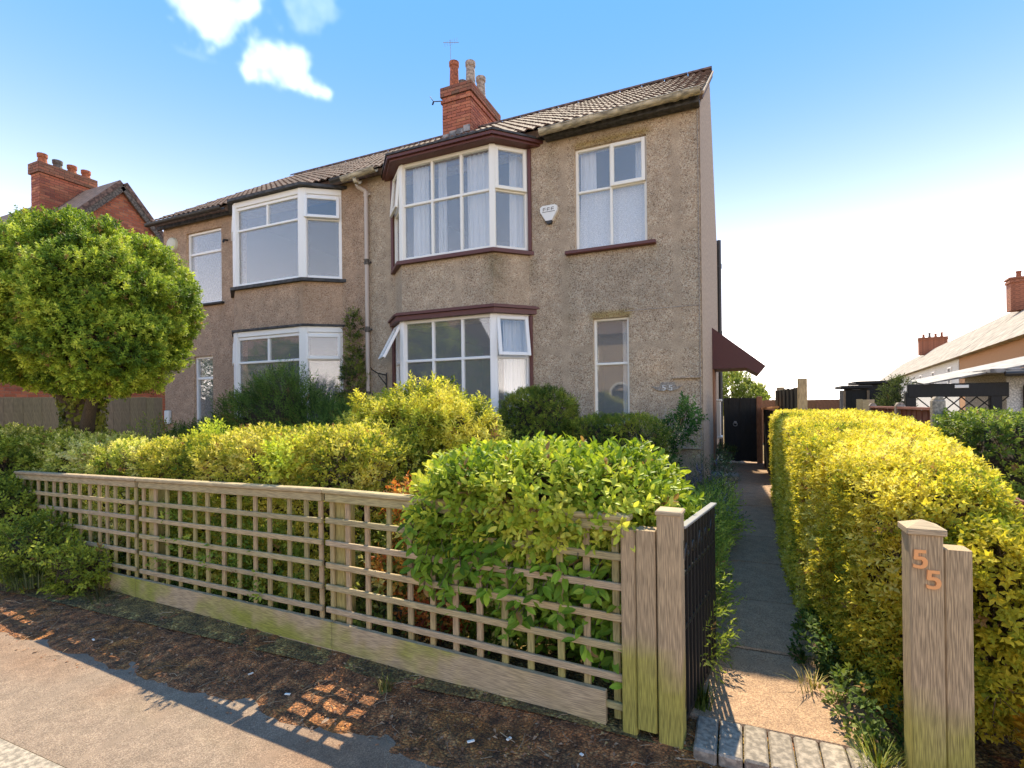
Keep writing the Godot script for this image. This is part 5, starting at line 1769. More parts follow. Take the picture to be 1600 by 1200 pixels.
	scatter(rd, "foliage", sprig(0.09, 6, 0.05, 0.028, 1.0, 71), M.leaf, pts[0], pts[1], 0.7, 1.2, [Color(0.20, 0.05, 0.02), Color(0.40, 0.12, 0.03), Color(0.42, 0.26, 0.06), Color(0.16, 0.16, 0.03)], 0.7, 0.4)
	var cm := thing("creamy_plant", "cream edged light green plant behind the open trellis", "plant")
	pts = on_blobs([[Vector3(-1.85, 0.6, -3.0), Vector3(0.34, 0.32, 0.22)], [Vector3(-2.1, 0.3, -2.8), Vector3(0.3, 0.26, 0.18)], [Vector3(-1.45, 0.3, -2.85), Vector3(0.35, 0.24, 0.18)]], 1100, 0.18, 0.16)
	scatter(cm, "foliage", sprig(0.10, 6, 0.052, 0.03, 1.0, 72), M.leaf, pts[0], pts[1], 0.7, 1.25, [Color(0.05, 0.09, 0.02), Color(0.17, 0.21, 0.04), Color(0.42, 0.40, 0.16)], 0.7, 0.5)
	twigs(cm, pts, 200, 0.2, 0.05)
	var fp := thing("fern_plant", "green leafy plant low behind the middle of the trellis", "plant")
	pts = on_blobs([[Vector3(-3.1, 0.35, -2.72), Vector3(0.35, 0.3, 0.12)], [Vector3(-3.9, 0.4, -2.75), Vector3(0.5, 0.35, 0.12)]], 900, 0.15, 0.15)
	scatter(fp, "foliage", sprig(0.10, 8, 0.04, 0.02, 1.0, 73), M.leaf, pts[0], pts[1], 0.7, 1.25, [Color(0.05, 0.10, 0.015), Color(0.13, 0.2, 0.03), Color(0.26, 0.30, 0.05)], 0.7, 0.5)
	# the border beside the path
	var bd := thing("border_plants", "loose green border plants spilling over the left edge of the path", "border plants")
	pts = on_blobs([[Vector3(-0.28, 0.22, -3.5), Vector3(0.2, 0.28, 0.7)], [Vector3(-0.32, 0.35, -4.6), Vector3(0.22, 0.35, 0.8)], [Vector3(-0.25, 0.28, -5.9), Vector3(0.24, 0.3, 0.7)]], 2600, 0.18, 0.14, 2.0, 0.04)
	scatter(bd, "foliage", sprig(0.11, 8, 0.042, 0.015, 0.9, 74), M.leaf, pts[0], pts[1], 0.7, 1.3, [Color(0.08, 0.12, 0.02), Color(0.20, 0.25, 0.04), Color(0.38, 0.40, 0.08)], 0.7, 0.6)
	shade_core(bd, [[Vector3(-0.35, 0.2, -4.4), Vector3(0.16, 0.2, 1.2)]], 1.0)
	var lv := thing("lavender", "purple flowered plant at the edge of the path", "flowering plant")
	pts = on_blobs([[Vector3(-0.2, 0.42, -5.3), Vector3(0.18, 0.16, 0.22)], [Vector3(-0.36, 0.6, -6.3), Vector3(0.2, 0.2, 0.22)]], 230, 0.12, 0.1)
	scatter(lv, "foliage", sprig(0.11, 8, 0.04, 0.010, 0.7, 75), M.leaf, pts[0], pts[1], 0.7, 1.2, [Color(0.04, 0.06, 0.03), Color(0.1, 0.12, 0.06)], 0.5, 0.8)
	scatter(lv, "flowers", sprig(0.05, 8, 0.016, 0.012, 1.1, 76), M.leaf, pts[0].slice(0, 90), pts[1].slice(0, 90), 0.8, 1.4, [Color(0.09, 0.07, 0.20), Color(0.20, 0.16, 0.36)], 0.4, 1.0)
	var wf := thing("white_flowers", "spindly plant with small white flowers at the corner of the house", "flowering plant")
	pts = on_blobs([[Vector3(-0.18, 0.55, -7.3), Vector3(0.16, 0.3, 0.2)]], 220, 0.12, 0.1)
	scatter(wf, "foliage", sprig(0.12, 7, 0.04, 0.012, 0.9, 77), M.leaf, pts[0], pts[1], 0.7, 1.2, [Color(0.05, 0.08, 0.03), Color(0.12, 0.14, 0.06)], 0.6, 0.7)
	scatter(wf, "flowers", sprig(0.02, 5, 0.018, 0.014, 1.3, 78), M.leaf, pts[0].slice(0, 60), pts[1].slice(0, 60), 0.8, 1.2, [Color(0.6, 0.58, 0.5), Color(0.7, 0.68, 0.6)], 0.5, 0.8)
	var tp := thing("tall_sprays", "thin pale flowering sprays behind the laurel", "plant")
	pts = on_blobs([[Vector3(-0.72, 1.02, -5.6), Vector3(0.3, 0.22, 0.3)]], 90, 0.1, 0.12)
	scatter(tp, "foliage", sprig(0.2, 9, 0.03, 0.012, 0.9, 79), M.leaf, pts[0], pts[1], 0.7, 1.2, [Color(0.16, 0.15, 0.06), Color(0.36, 0.28, 0.16)], 0.5, 1.0)
	shade_core(tp, [[Vector3(-0.8, 0.6, -5.6), Vector3(0.22, 0.4, 0.22)]], 1.0)
	# weeds by the gate and the hedge foot
	grass_tuft("grass_clump", "green and yellow grass tuft at the foot of the number post", Vector3(0.5, 0.03, -2.42), 170, 0.17, 0.2, [Color(0.12, 0.17, 0.02), Color(0.34, 0.31, 0.06), Color(0.2, 0.22, 0.04)], "grass clump", 0.9)
	grass_tuft("grass_clump", "fine grass tuft under the open iron gate", Vector3(-0.16, 0.05, -2.62), 120, 0.13, 0.14, [Color(0.08, 0.12, 0.02), Color(0.18, 0.2, 0.03)], "grass clump", 0.9)
	grass_tuft("grass_clump", "small weed tuft on the soil before the trellis", Vector3(-1.72, 0.0, -2.22), 70, 0.10, 0.12, [Color(0.16, 0.2, 0.04), Color(0.32, 0.28, 0.1)], "grass clump", 0.8)
	grass_tuft("grass_clump", "weed tuft at the foot of the golden hedge by the path", Vector3(0.45, 0.07, -3.25), 150, 0.14, 0.3, [Color(0.07, 0.12, 0.03), Color(0.2, 0.22, 0.05)], "grass clump", 0.9)
	grass_tuft("grass_clump", "dry yellow grass lying on the path by the hedge foot", Vector3(0.34, 0.07, -2.95), 60, 0.11, 0.25, [Color(0.42, 0.33, 0.12), Color(0.3, 0.27, 0.08)], "grass clump", 1.2)
	var wd := thing("broad_weeds", "dark broad leaved weeds between the hedge foot and the number post", "weeds")
	pts = on_blobs([[Vector3(0.52, 0.12, -2.75), Vector3(0.12, 0.12, 0.25)], [Vector3(0.42, 0.12, -3.4), Vector3(0.1, 0.12, 0.35)]], 330, 0.08, 0.06, 2.2, 0.06)
	scatter(wd, "foliage", sprig(0.05, 5, 0.05, 0.03, 1.2, 81), M.leaf, pts[0], pts[1], 0.6, 1.1, [Color(0.03, 0.06, 0.015), Color(0.09, 0.13, 0.03), Color(0.18, 0.2, 0.06)], 0.6, 0.6)
	# neighbour's side
	var nh := thing("neighbour_hedge", "dark green neighbouring hedge with a lighter clipped top at the right edge", "hedge")
	sect = [[1.98, -6.9, -5.95, 0.2, 1.31], [2.3, -6.9, -5.9, 0.2, 1.34], [4.6, -6.9, -5.9, 0.2, 1.36]]
	pts = on_hedge(sect, "x", 8000, 0.14, 0.08, 0.12)
	scatter(nh, "foliage", sprig(0.06, 8, 0.034, 0.02, 1.1, 82), M.leaf_glossy, pts[0], pts[1], 0.8, 1.3, [Color(0.05, 0.08, 0.015), Color(0.13, 0.18, 0.03), Color(0.28, 0.31, 0.05)], 0.6, 0.4)
	twigs(nh, pts, 1000, 0.2, 0.08)
	shade_core(nh, [[Vector3(2.4, 0.75, -6.4), Vector3(0.5, 0.6, 0.36)], [Vector3(3.4, 0.75, -6.4), Vector3(0.7, 0.6, 0.36)]], 1.0)
	var wk := thing("garden_weeds", "pale leafy sprigs at the foot of the close boarded fence", "plant")
	pts = on_blobs([[Vector3(-8.4, 1.0, -5.2), Vector3(0.45, 0.3, 0.3)], [Vector3(-7.6, 0.75, -4.9), Vector3(0.5, 0.35, 0.3)]], 420, 0.2, 0.2)
	scatter(wk, "foliage", sprig(0.14, 8, 0.05, 0.024, 1.0, 83), M.leaf, pts[0], pts[1], 0.8, 1.3, [Color(0.07, 0.1, 0.02), Color(0.24, 0.25, 0.06)], 0.6, 0.7)


# ---------- what stands further off ----------

func boarded(f: Node3D, a: Vector3, b: Vector3, y0: float, y1: float, wide: float, m: Material) -> void:
	var l := a.distance_to(b)
	var k := int(round(l / wide))
	var u := (b - a).normalized()
	for i in k:
		var mb := MB.new()
		mb.box(a + u * (i + 0.5) * l / k + UP * ((y0 + y1) * 0.5 + rng.randf_range(-0.008, 0.008)) + u.cross(UP) * (0.008 if i % 2 else 0.0), Vector3(l / k + 0.008, y1 - y0, 0.016), 0.003, Basis(u, UP, u.cross(UP)))
		vary(mb, 0.18, 0.3)
		put("board", mb, m, f)

func tree_far(called: String, label: String, at: Vector3, blobs: Array, count: int, cols: Array, leafsize := 0.16) -> void:
	var t := thing(called, label, "tree", at)
	var mb := MB.new()
	var c: Vector3 = blobs[0][0]
	mb.tube([Vector3(0, -0.3, 0), Vector3(0, c.y * 0.5, 0), c], [0.2, 0.15, 0.06], 9)
	for b in blobs:
		mb.tube([Vector3(0, c.y * 0.5, 0), (b[0] + Vector3(0, c.y * 0.5, 0)) * 0.5 + UP * 0.2, b[0]], [0.1, 0.07, 0.03], 7)
	put("trunk", mb, M.bark, t)
	var pts := on_blobs(blobs, count, 0.6, 0.5, 0.6)
	scatter(t, "crown", sprig(leafsize, 8, leafsize * 0.6, leafsize * 0.32, 1.1, 91), M.leaf, pts[0], pts[1], 0.7, 1.3, cols, 0.7, 0.4)

func far_chimney(parent: Node, at: Vector3, size: Vector3, pots: int, along: Vector3, basis := Basis.IDENTITY) -> void:
	var mb := MB.new()
	mb.box(at + UP * size.y * 0.5, size, 0.0, basis)
	mb.box(at + UP * (size.y - 0.25), size + Vector3(0.12, -size.y + 0.14, 0.12), 0.0, basis)
	mb.box(at + UP * (size.y - 0.05), size + Vector3(0.16, -size.y + 0.10, 0.16), 0.0, basis)
	var c := put("chimney", mb, M.brick_far, parent)
	for i in pots:
		pot(c, at + UP * size.y + along * ((i - (pots - 1) * 0.5)), 0.13, 0.42 + 0.12 * (i % 2), M.terracotta if i % 3 != 1 else M.pot_grey)

func beyond() -> void:
	# close boarded fence between the houses on the left
	var f := thing("boarded_fence", "close boarded brown fence left of the pink house behind the tree trunk", "fence")
	boarded(f, Vector3(-14.6, 0, -4.3), Vector3(-11.80, 0, -7.42), 0.0, 1.80, 0.15, M.timber_fence)
	# red brick house
	var b := thing("brick_house", "red brick house with a brown tiled roof and four chimney pots behind the tree", "house", Vector3(-16.3, 0, -9.13))
	var mb := MB.new()
	var core := MB.new()
	var prof := PackedVector2Array([Vector2(-4.0, -0.2), Vector2(4.0, -0.2), Vector2(4.0, 3.5), Vector2(0, 8.0), Vector2(-4.0, 3.5)])
	core.extrude(prof, Transform3D(Basis(Vector3.BACK * -1.0, UP, Vector3.RIGHT), Vector3(-9, 0, 0)), 9.0)
	put("wall", core, M.mortar, b)
	var rows := int(8.0 / 0.075)
	for j in rows:
		var y := (j + 0.5) * 0.075
		var half := 4.0 if y < 3.5 else 4.0 * (8.0 - y) / 4.5
		if y < 3.9 and y > 2.2:
			half = minf(half, 4.0)
		var k := int(ceil(2.0 * half / 0.225))
		for i in k + 1:
			var z0 := -4.0 + (i - (0.5 if j % 2 else 0.0)) * 0.225 + (4.0 - half - fposmod(4.0 - half, 0.225))
			var a := maxf(z0, -half)
			var e := minf(z0 + 0.225, half)
			if e - a < 0.04:
				continue
			var c: Color = BRICK_TONES[rng.randi() % 6] * rng.randf_range(0.85, 1.25)
			c.a = 1.0
			mb.col = c
			mb.face([Vector3(0.012, y - 0.032, a + 0.006), Vector3(0.012, y - 0.032, e - 0.006), Vector3(0.012, y + 0.032, e - 0.006), Vector3(0.012, y + 0.032, a + 0.006)], Vector3(-1, y, 0))
	put("bricks", mb, M.brick, b).set_meta("kind", "stuff")
	mb = MB.new()
	for s in [-1.0, 1.0]:
		var e := Vector3(0, 3.3, s * 4.25)
		var r := Vector3(0, 8.06, 0)
		var d := (r - e).normalized()
		var n: Vector3 = Vector3.RIGHT.cross(d) * -s
		if n.y < 0: n = -n
		mb.box((e + r) * 0.5 + Vector3(-4.4, 0, 0) + n * 0.07, Vector3(9.1, e.distance_to(r), 0.12), 0.0, Basis(Vector3.RIGHT, d, Vector3.RIGHT.cross(d)))
	put("roof", mb, M.tile, b)
	mb = MB.new()
	for s in [-1.0, 1.0]:
		mb.bar(Vector3(0.10, 3.3, s * 4.25), Vector3(0.10, 8.0, 0), 0.06, 0.2, Vector3.RIGHT)
	put("bargeboard", mb, M.pot_grey, b)
	var bb := MB.new()
	var bc := MB.new()
	brick_block(bb, bc, Vector3(-2.15, 6.8, -0.22), Vector3(-1.7, 8.3, 1.14))
	brick_block(bb, bc, Vector3(-2.2, 8.3, -0.27), Vector3(-1.65, 8.6, 1.19), true)
	var ch := put("chimney", bc, M.mortar, b)
	put("bricks", bb, M.brick, ch).set_meta("kind", "stuff")
	for k in 4:
		pot(ch, Vector3(-1.92, 8.58, 0.98 - k * 0.36), 0.115, 0.34 if k == 0 else 0.3, M.pot_grey if k == 1 else M.terracotta)
	# the back gate and the fences behind
	var g := thing("side_gate", "black boarded side gate with a ring handle at the end of the path", "gate", Vector3(-0.24, 0.25, -12.0))
	boarded(g, Vector3(0, 0, 0), Vector3(0.63, 0, 0), 0.03, 1.38, 0.105, M.timber_black)
	mb = MB.new()
	var ps := []
	for k in 13:
		ps.append(Vector3(0.22 + cos(TAU * k / 12.0) * 0.04, 0.82 + sin(TAU * k / 12.0) * 0.04, 0.03))
	var rr := []
	rr.resize(13)
	rr.fill(0.008)
	mb.tube(ps, rr, 6, false)
	mb.box(Vector3(0.22, 0.86, 0.018), Vector3(0.05, 0.05, 0.012), 0.003)
	put("ring_handle", mb, M.iron_shiny, g)
	var gp := MB.new()
	gp.box(Vector3(0.45, 0.93, -12.0), Vector3(0.11, 1.45, 0.10), 0.008)
	tag(put("gate_jamb", gp, M.timber_orange), "orange brown post right of the black side gate", "post")
	var sf := thing("stepped_fence", "dark stepped fence with pale capping between the side gate and the tall posts", "fence", Vector3.ZERO)
	boarded(sf, Vector3(0.53, 0, -11.9), Vector3(0.56, 0, -9.2), 0.1, 1.38, 0.14, M.timber_black)
	mb = MB.new()
	mb.bar(Vector3(0.53, 1.40, -11.9), Vector3(0.58, 1.44, -9.2), 0.10, 0.03, Vector3.RIGHT)
	put("capping", mb, M.cut_wood, sf)
	boarded(sf, Vector3(0.62, 0, -9.8), Vector3(0.80, 0, -8.2), 1.35, 1.72, 0.14, M.timber_black)
	for q in [[0.70, -9.9, 1.78, "shorter weathered square post behind the far end of the golden hedge"], [0.835, -8.05, 1.84, "taller pale square post behind the far end of the golden hedge"]]:
		var po := timber(Vector3(q[0], q[2] * 0.5, q[1]), Vector3(0.11, q[2], 0.11), 0.006)
		tag(put("square_post", po, M.timber_v), q[3], "post", "square posts behind the hedge")
	var rf := thing("rear_fence", "long brown fence across the far end of the garden", "fence")
	boarded(rf, Vector3(-0.3, 0, -19.5), Vector3(4.2, 0, -19.2), 0.1, 1.62, 0.3, M.timber_orange)
	# neighbour's red fence with concrete posts
	var nf := thing("red_fence", "red stained boarded fence between concrete posts along the neighbouring garden", "fence")
	boarded(nf, Vector3(2.32, 0, -11.4), Vector3(2.05, 0, -7.06), 0.3, 1.40, 0.14, M.timber_red)
	boarded(nf, Vector3(2.0, 0, -6.95), Vector3(1.72, 0, -3.0), 0.15, 0.80, 0.14, M.timber_red)
	mb = MB.new()
	mb.bar(Vector3(2.30, 1.42, -11.4), Vector3(2.04, 1.42, -7.06), 0.09, 0.03, Vector3.RIGHT)
	put("capping", mb, M.timber_red, nf)
	for q in [[2.02, -7.0, 1.53], [2.16, -9.0, 1.47], [2.30, -11.3, 1.46]]:
		mb = MB.new()
		mb.box(Vector3(q[0], q[2] * 0.5, q[1]), Vector3(0.115, q[2], 0.115), 0.02)
		mb.extrude(PackedVector2Array([Vector2(-0.05, 0), Vector2(0.05, 0), Vector2(0.025, 0.03), Vector2(-0.025, 0.03)]), Transform3D(Basis.IDENTITY, Vector3(q[0], q[2] - 0.004, q[1] - 0.05)), 0.1)
		put("concrete_post", mb, M.concrete, nf)
	var pg := thing("pale_panel", "pale pinkish boarded panel at the far end of the red fence", "fence panel")
	boarded(pg, Vector3(2.17, 0, -11.95), Vector3(2.46, 0, -11.95), 0.4, 1.56, 0.1, M.timber_h)
	# carport and outbuilding
	var cp := thing("carport", "black timber carport with crossed lattice and a grey sheet roof", "carport", Vector3(3.3, 0, -13.0))
	mb = MB.new()
	mb.box(Vector3(0.75, 1.73, 0), Vector3(1.6, 0.27, 0.1), 0.01)
	put("fascia", mb, M.timber_black, cp)
	for x in [0.0, 1.36]:
		mb = MB.new()
		mb.box(Vector3(x, 0.85, -0.02), Vector3(0.18, 1.7, 0.12), 0.01)
		put("post", mb, M.timber_black, cp)
	for i in 5:
		for s in [-1.0, 1.0]:
			mb = MB.new()
			mb.bar(Vector3(0.1 + i * 0.24, 1.10 if s > 0 else 1.6, 0.004 * s), Vector3(0.1 + i * 0.24 + 0.5, 1.6 if s > 0 else 1.10, 0.004 * s), 0.022, 0.01, UP)
			put("lath", mb, M.timber_black, cp)
	mb = MB.new()
	mb.box(Vector3(0.82, 1.80, 0.058), Vector3(0.22, 0.06, 0.012), 0.003)
	put("name_plate", mb, M.plastic_white, cp)
	mb = MB.new()
	mb.face([Vector3(0.2, 1.87, 0.1), Vector3(2.1, 2.26, 0.1), Vector3(3.5, 2.68, -3.0), Vector3(0.75, 2.04, -3.0)], Vector3(1, 0, -1))
	mb.face([Vector3(0.2, 1.84, 0.1), Vector3(2.1, 2.22, 0.1), Vector3(3.5, 2.64, -3.0), Vector3(0.75, 2.0, -3.0)], Vector3(1, 5, -1))
	mb.face([Vector3(0.2, 1.84, 0.1), Vector3(2.1, 2.22, 0.1), Vector3(2.1, 2.26, 0.1), Vector3(0.2, 1.87, 0.1)], Vector3(1, 2, -1))
	put("sheet_roof", mb, M.grey_sheet, cp)
	var wb := thing("white_outbuilding", "white painted outbuilding with a dark gutter pipe beside the carport", "outbuilding", Vector3(4.9, 0, -13.2))
	mb = MB.new()
	mb.box(Vector3(1.5, 1.02, -1.0), Vector3(3.0, 2.04, 2.0))
	put("wall", mb, M.white_paint, wb)
	mb = MB.new()
	mb.box(Vector3(1.4, 2.08, -0.85), Vector3(3.6, 0.09, 2.6), 0.01)
	put("roof", mb, M.grey_sheet, wb)
	mb = MB.new()
	mb.tube([Vector3(-0.2, 2.02, 0.5), Vector3(1.6, 2.02, 0.5)], [0.05, 0.05], 8)
	mb.tube([Vector3(0.2, 2.0, 0.45), Vector3(0.22, 1.85, 0.2), Vector3(0.26, 1.75, 0.06), Vector3(0.26, 0.1, 0.06)], [0.035, 0.035, 0.035, 0.035], 8)
	put("gutter", mb, M.plastic_dark, wb)
	# dark sheds further back
	for q in [[2.75, -15.2, 0.5, 1.95, 0.7, "low flat roofed black shed beyond the red fence, nearest the garden end"], [3.5, -16.5, 0.9, 2.1, 0.9, "wider black shed with pale posts beyond the red fence"]]:
		var s := thing("black_shed", q[5], "shed", Vector3(q[0], 0, q[1]))
		boarded(s, Vector3(-q[2] * 0.5, 0, 0), Vector3(q[2] * 0.5, 0, 0), 0.0, q[3] - 0.12, 0.15, M.timber_black)
		mb = MB.new()
		mb.box(Vector3(0, (q[3] - 0.12) * 0.5, -q[4] * 0.5 - 0.01), Vector3(q[2] - 0.02, q[3] - 0.14, q[4]))
		put("wall", mb, M.timber_black, s)
		mb = MB.new()
		mb.box(Vector3(0, q[3] - 0.06, -q[4] * 0.5), Vector3(q[2] + 0.16, 0.08, q[4] + 0.2), 0.01)
		put("roof", mb, M.timber_black, s)
		for x in [-0.5, 0.5]:
			mb = MB.new()
			mb.box(Vector3(q[2] * x, (q[3] - 0.15) * 0.5, 0.03), Vector3(0.05, q[3] - 0.15, 0.04))
			put("post", mb, M.timber_fence, s)
	var sc := thing("dark_conifer", "dark scrubby bush beside the carport", "bush")
	var pts := on_blobs([[Vector3(3.25, 1.55, -13.6), Vector3(0.22, 0.5, 0.25)], [Vector3(3.05, 1.3, -13.4), Vector3(0.25, 0.35, 0.25)]], 700, 0.15, 0.15)
	scatter(sc, "foliage", sprig(0.14, 9, 0.06, 0.02, 0.9, 92), M.leaf, pts[0], pts[1], 0.7, 1.2, [Color(0.02, 0.03, 0.012), Color(0.06, 0.08, 0.025)], 0.6, 0.5)
	# the terrace on the right, running away from the street
	var yaw := -atan2(6.5, 50.0)
	var spec := [["brick_terrace_house", "nearest terraced house on the right, brown brick under a pale roof", -24.0, 18.5, M.beige_render, "end"], ["white_terrace_house", "middle terraced house on the right with white walls below a grey roof", -42.5, 33.5, M.white_paint, "mid"], ["white_terrace_house", "farthest terraced house on the right, low on the skyline", -76.0, 24.0, M.white_paint, "far"]]
	for q in spec:
		var z: float = q[2]
		var at := Vector3(11.4 + 0.13 * (-28.0 - z), 0, z)
		var t := thing(q[0], q[1], "house", at, "", yaw)
		var l: float = q[3]
		mb = MB.new()
		mb.box(Vector3(3.6, 2.2, -l * 0.5), Vector3(7.0, 4.4, l - 0.03))
		put("wall", mb, M.terrace_brick if q[5] == "end" else q[4], t)
		mb = MB.new()
		mb.extrude(PackedVector2Array([Vector2(-0.35, 4.3), Vector2(3.6, 7.6), Vector2(7.55, 4.3)]), Transform3D(Basis(Vector3.RIGHT, UP, Vector3.BACK), Vector3(0, 0, -l)), l)
		put("roof", mb, M.terrace_roof, t)
		if q[5] != "far": far_chimney(t, Vector3(3.6, 7.0, -l + 0.9), Vector3(2.6, 2.0, 0.9), 4, Vector3(0.55, 0, 0))
		for k in (0 if q[5] == "end" else 3):
			var ww := MB.new()
			frame_ring(ww, Vector3(0.10, 2.7, -3.2 - k * 6.0), Vector3(0, 0, 1), Rect2(0, 0, 1.2, 1.2), 0.09, 0.08, 0.06)
			var wn := put("window", ww, M.upvc_white, t)
			var pn := MB.new()
			pn.box(Vector3(0.10, 3.3, -2.6 - k * 6.0), Vector3(0.02, 1.06, 1.06))
			put("pane", pn, M.plastic_dark, wn)
	# trees beyond the back garden
	tree_far("back_tree", "light green tree seen below the door canopy beyond the garden", Vector3(0.1, 0, -30.0), [[Vector3(-0.3, 2.2, 0), Vector3(0.9, 1.1, 0.9)], [Vector3(0.75, 1.75, 0.3), Vector3(0.85, 0.9, 0.8)], [Vector3(-1.3, 1.9, 0), Vector3(0.9, 1.2, 0.9)]], 6000, [Color(0.09, 0.13, 0.02), Color(0.22, 0.26, 0.05), Color(0.33, 0.34, 0.09)])
	# across the street, seen mirrored in the window panes
	for q in [[-20.5, "beige house across the street mirrored in the left light of the lower bay"], [-5.6, "beige house across the street with an arched door, mirrored in the narrow window"], [-33.0, "beige house across the street behind the trees, mirrored in the white bay window"]]:
		var o := thing("facing_house", q[1], "house", Vector3(q[0], 0, 12.5))
		mb = MB.new()
		wall(mb, Vector3(4.2, 0, 0), Vector3.LEFT, 8.4, 5.4, [Rect2(1.2, 0.9, 1.6, 1.5), Rect2(1.2, 3.4, 1.6, 1.3), Rect2(5.4, 0.9, 1.6, 1.5), Rect2(5.4, 3.4, 1.6, 1.3), Rect2(3.7, 0.0, 1.0, 2.3)], 0.25, 9.0)
		mb.box(Vector3(0, 2.7, 4.0), Vector3(8.36, 5.36, 6.6))
		put("wall", mb, M.beige_render, o)
		mb = MB.new()
		mb.extrude(PackedVector2Array([Vector2(-0.4, 5.3), Vector2(3.7, 8.2), Vector2(7.8, 5.3)]), Transform3D(Basis(Vector3.BACK, UP, Vector3.LEFT), Vector3(4.5, 0, 0)), 9.0)
		put("roof", mb, M.tile, o)
		for r in [[1.2, 0.9, 1.5], [1.2, 3.4, 1.3], [5.4, 0.9, 1.5], [5.4, 3.4, 1.3]]:
			window(o, Vector3(4.2 - r[0], r[1], -0.06 * -1.0), Vector3.LEFT, [0.0, 0.8, 1.6], [0.0, r[2] * 0.65, r[2]], M.upvc_white, 0.09, 0.07)
		mb = MB.new()
		mb.box(Vector3(0, 1.1, 0.15), Vector3(0.98, 2.2, 0.06))
		put("door", mb, M.timber_black, o)
		mb = MB.new()
		var arch := PackedVector2Array([Vector2(-0.62, 0), Vector2(-0.62, 2.2)])
		for k in 9:
			arch.append(Vector2(cos(PI - PI * k / 8.0), sin(PI * k / 8.0)) * Vector2(0.62, 0.55) + Vector2(0, 2.2))
		arch.append_array([Vector2(0.62, 0), Vector2(0.5, 0), Vector2(0.5, 2.2)])
		for k in 9:
			arch.append(Vector2(cos(PI * k / 8.0), sin(PI * k / 8.0)) * Vector2(0.5, 0.43) + Vector2(0, 2.2))
		arch.append(Vector2(-0.5, 0))
		mb.extrude(arch, Transform3D(Basis(Vector3.LEFT, UP, Vector3.FORWARD), Vector3(0, 0, 0.0)), 0.15)
		put("door_arch", mb, M.white_paint, o)
	var across := [[-13.6, 9.5, 1.0, "dense tree across the street mirrored in the middle of the lower bay window"], [-27.0, 10.5, 1.15, "tall tree across the street mirrored in the left panes of the white bay"], [-34.0, 10.0, 1.0, "broad tree across the street mirrored in the white bay window"], [-42.0, 11.0, 1.2, "farthest tree across the street mirrored in the narrow white window"]]
	for q in across:
		var k: float = q[2]
		tree_far("street_tree", q[3], Vector3(q[0], 0, q[1]), [[Vector3(0, 3.6, 0) * k, Vector3(1.7, 1.6, 1.6) * k], [Vector3(1.2, 2.5, 0.2) * k, Vector3(1.5, 1.4, 1.2) * k], [Vector3(-1.3, 2.6, 0) * k, Vector3(1.5, 1.5, 1.2) * k], [Vector3(0, 1.6, 0.4) * k, Vector3(1.9, 1.4, 1.0) * k]], 5000, [Color(0.03, 0.05, 0.012), Color(0.08, 0.12, 0.02), Color(0.15, 0.19, 0.03)], 0.16)



# ---------- the scene ----------

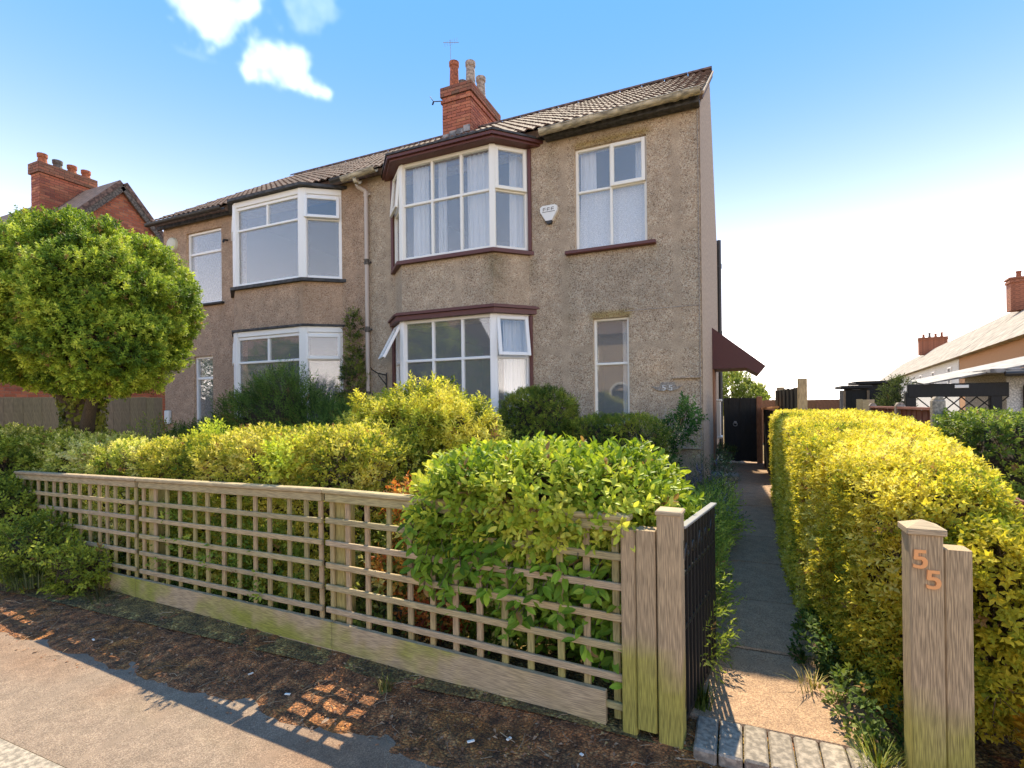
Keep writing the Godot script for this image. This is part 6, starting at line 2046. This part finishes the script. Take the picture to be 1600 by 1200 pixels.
func cloud_cover() -> ImageTexture:
	var w := 2048
	var im := Image.create(w, 1024, false, Image.FORMAT_RGBA8)
	im.fill(Color(1, 1, 1, 0))
	var f := noise(1.0, FastNoiseLite.TYPE_SIMPLEX_SMOOTH, 6, 42)
	# centre, width and height in degrees, how dense. The first two stand over the left house, the others go on round the sky.
	var list := [[-0.579, 0.59, -0.5675, 6.5, 4.0, 0.3], [-0.7072, 0.5089, -0.4908, 4.0, 1.2, 0.15], [0.5, 0.5, 0.7, 16.0, 7.0, 0.9], [-0.5, 0.55, 0.67, 13.0, 6.0, 0.9], [-0.9, 0.4, 0.3, 14.0, 5.0, 0.8], [0.9, 0.45, 0.1, 12.0, 5.0, 0.8], [0.1, 0.45, 0.9, 15.0, 5.0, 0.9]]
	for c in list:
		var d := Vector3(c[0], c[1], c[2]).normalized()
		var az := atan2(d.x, -d.z)
		var el := asin(d.y)
		var ex := deg_to_rad(c[3]) * 1.5
		var ey := deg_to_rad(c[4]) * 1.6
		var x0 := int((az - ex / cos(el)) / TAU * w)
		var x1 := int((az + ex / cos(el)) / TAU * w)
		for x in range(x0, x1 + 1):
			for y in range(int((0.5 - (el + ey) / PI) * 1024), int((0.5 - (el - ey) / PI) * 1024) + 1):
				if y < 0 or y > 1023:
					continue
				var a := x * TAU / w
				var e := (0.5 - (y + 0.5) / 1024.0) * PI
				var q := Vector2((a - az) * cos(el) / deg_to_rad(c[3]), (e - el) / deg_to_rad(c[4])) * 2.0
				var dir := Vector3(sin(a) * cos(e), sin(e), -cos(a) * cos(e))
				var nz := f.get_noise_3dv(dir * 17.0) + 0.0
				var s := (1.0 - q.length()) * 1.0 + nz * 0.9
				var al: float = smoothstep(0.0, 0.6, s) * (0.85 + 0.5 * f.get_noise_3dv(dir * 40.0)) * c[5] * smoothstep(1.5, 1.0, q.length())
				if al > 0.003:
					var xx := posmod(x, w)
					var old := im.get_pixel(xx, y)
					if al > old.a:
						im.set_pixel(xx, y, Color(1, 0.99, 0.97, al))
	# two small cumulus clouds heaped from round puffs: x, y, z of the direction and radius in degrees
	var puffs := [[-0.6855, 0.5584, -0.4673, 1.75], [-0.6820, 0.5474, -0.4849, 1.54], [-0.6724, 0.5431, -0.5029, 1.34], [-0.6629, 0.5633, -0.4932, 1.85], [-0.6435, 0.5698, -0.5111, 1.54], [-0.6236, 0.5810, -0.5231, 1.03], [-0.6564, 0.5168, -0.5496, 1.23], [-0.6386, 0.5308, -0.5572, 1.34], [-0.6176, 0.5380, -0.5736, 1.44], [-0.6045, 0.5331, -0.5920, 1.34], [-0.6395, 0.5100, -0.5752, 1.34], [-0.6203, 0.5121, -0.5942, 1.34], [-0.6053, 0.5045, -0.6157, 1.13], [-0.5915, 0.5016, -0.6313, 0.62], [-0.6687, 0.5021, -0.5484, 0.72]]
	for x in range(int(w * 0.78), int(w * 0.92)):
		for y in range(190, 400):
			var a := x * TAU / w
			var e := (0.5 - (y + 0.5) / 1024.0) * PI
			var dir := Vector3(sin(a) * cos(e), sin(e), -cos(a) * cos(e))
			var s := 0.0
			for p in puffs:
				var q: float = rad_to_deg(dir.angle_to(Vector3(p[0], p[1], p[2]))) / p[3]
				s += exp(-q * q * 1.6)
			if s < 0.05:
				continue
			var nz := f.get_noise_3dv(dir * 22.0) * 0.9 + f.get_noise_3dv(dir * 60.0) * 0.35
			var al: float = smoothstep(0.25, 1.25, s + nz * 0.8) * (0.92 + 0.25 * nz)
			if al > im.get_pixel(x, y).a:
				im.set_pixel(x, y, Color(1, 0.99, 0.97, clampf(al, 0.0, 1.0)))
	return ImageTexture.create_from_image(im)

func _ready() -> void:
	rng.seed = 20240
	lump = noise(0.1, FastNoiseLite.TYPE_SIMPLEX_SMOOTH, 3, 5)
	patchy = noise(0.1, FastNoiseLite.TYPE_SIMPLEX_SMOOTH, 4, 8)

	# camera: eye level, a lens with a slight upward shift
	var cam := Camera3D.new()
	cam.name = "camera"
	add_child(cam)
	cam.transform = Transform3D(Basis(Vector3(0.91645, -0.01141, -0.399987), Vector3(0.011517, 0.999931, -0.002137), Vector3(0.399984, -0.002648, 0.916518)).orthonormalized(), Vector3(0, 1.5, 0))
	cam.projection = Camera3D.PROJECTION_FRUSTUM
	cam.near = 0.05
	cam.far = 900.0
	cam.size = 2.0 * 0.05 * 600.0 / 802.0
	cam.frustum_offset = Vector2(0, 0.05 * 33.2 / 802.0)
	cam.current = true

	# sky, sun and exposure
	var sky := ProceduralSkyMaterial.new()
	sky.sky_top_color = lin(0.031, 0.089, 0.195)
	sky.sky_horizon_color = lin(1.0, 0.87, 0.75)
	sky.sky_curve = 0.105
	sky.sky_energy_multiplier = SKY_E
	sky.ground_bottom_color = Color(0.4, 0.36, 0.3)
	sky.ground_horizon_color = Color(0.75, 0.72, 0.68)
	sky.sky_cover = cloud_cover()
	sky.sky_cover_modulate = Color(0.45, 0.44, 0.42, 1)
	var env := Environment.new()
	env.background_mode = Environment.BG_SKY
	env.sky = Sky.new()
	env.sky.sky_material = sky
	env.tonemap_mode = Environment.TONE_MAPPER_LINEAR
	env.tonemap_exposure = EXPO
	env.sdfgi_enabled = true
	env.ssao_enabled = true
	env.ssil_enabled = true
	var we := WorldEnvironment.new()
	we.name = "environment"
	we.environment = env
	add_child(we)
	var sun := DirectionalLight3D.new()
	sun.name = "sun"
	sun.light_energy = SUN_E
	sun.light_color = Color(1.0, 0.94, 0.82)
	sun.light_angular_distance = 0.5
	sun.shadow_enabled = true
	sun.sky_mode = DirectionalLight3D.SKY_MODE_LIGHT_ONLY
	add_child(sun)
	sun.look_at_from_position(Vector3(-0.175, 1.37, -1.0), Vector3.ZERO)

	materials()
	ground()
	left_house()
	right_house()
	beyond()
	fence()
	fittings()
	plants()

const SKY_E := 1.1
const SUN_E := 0.62
const EXPO := 4.95
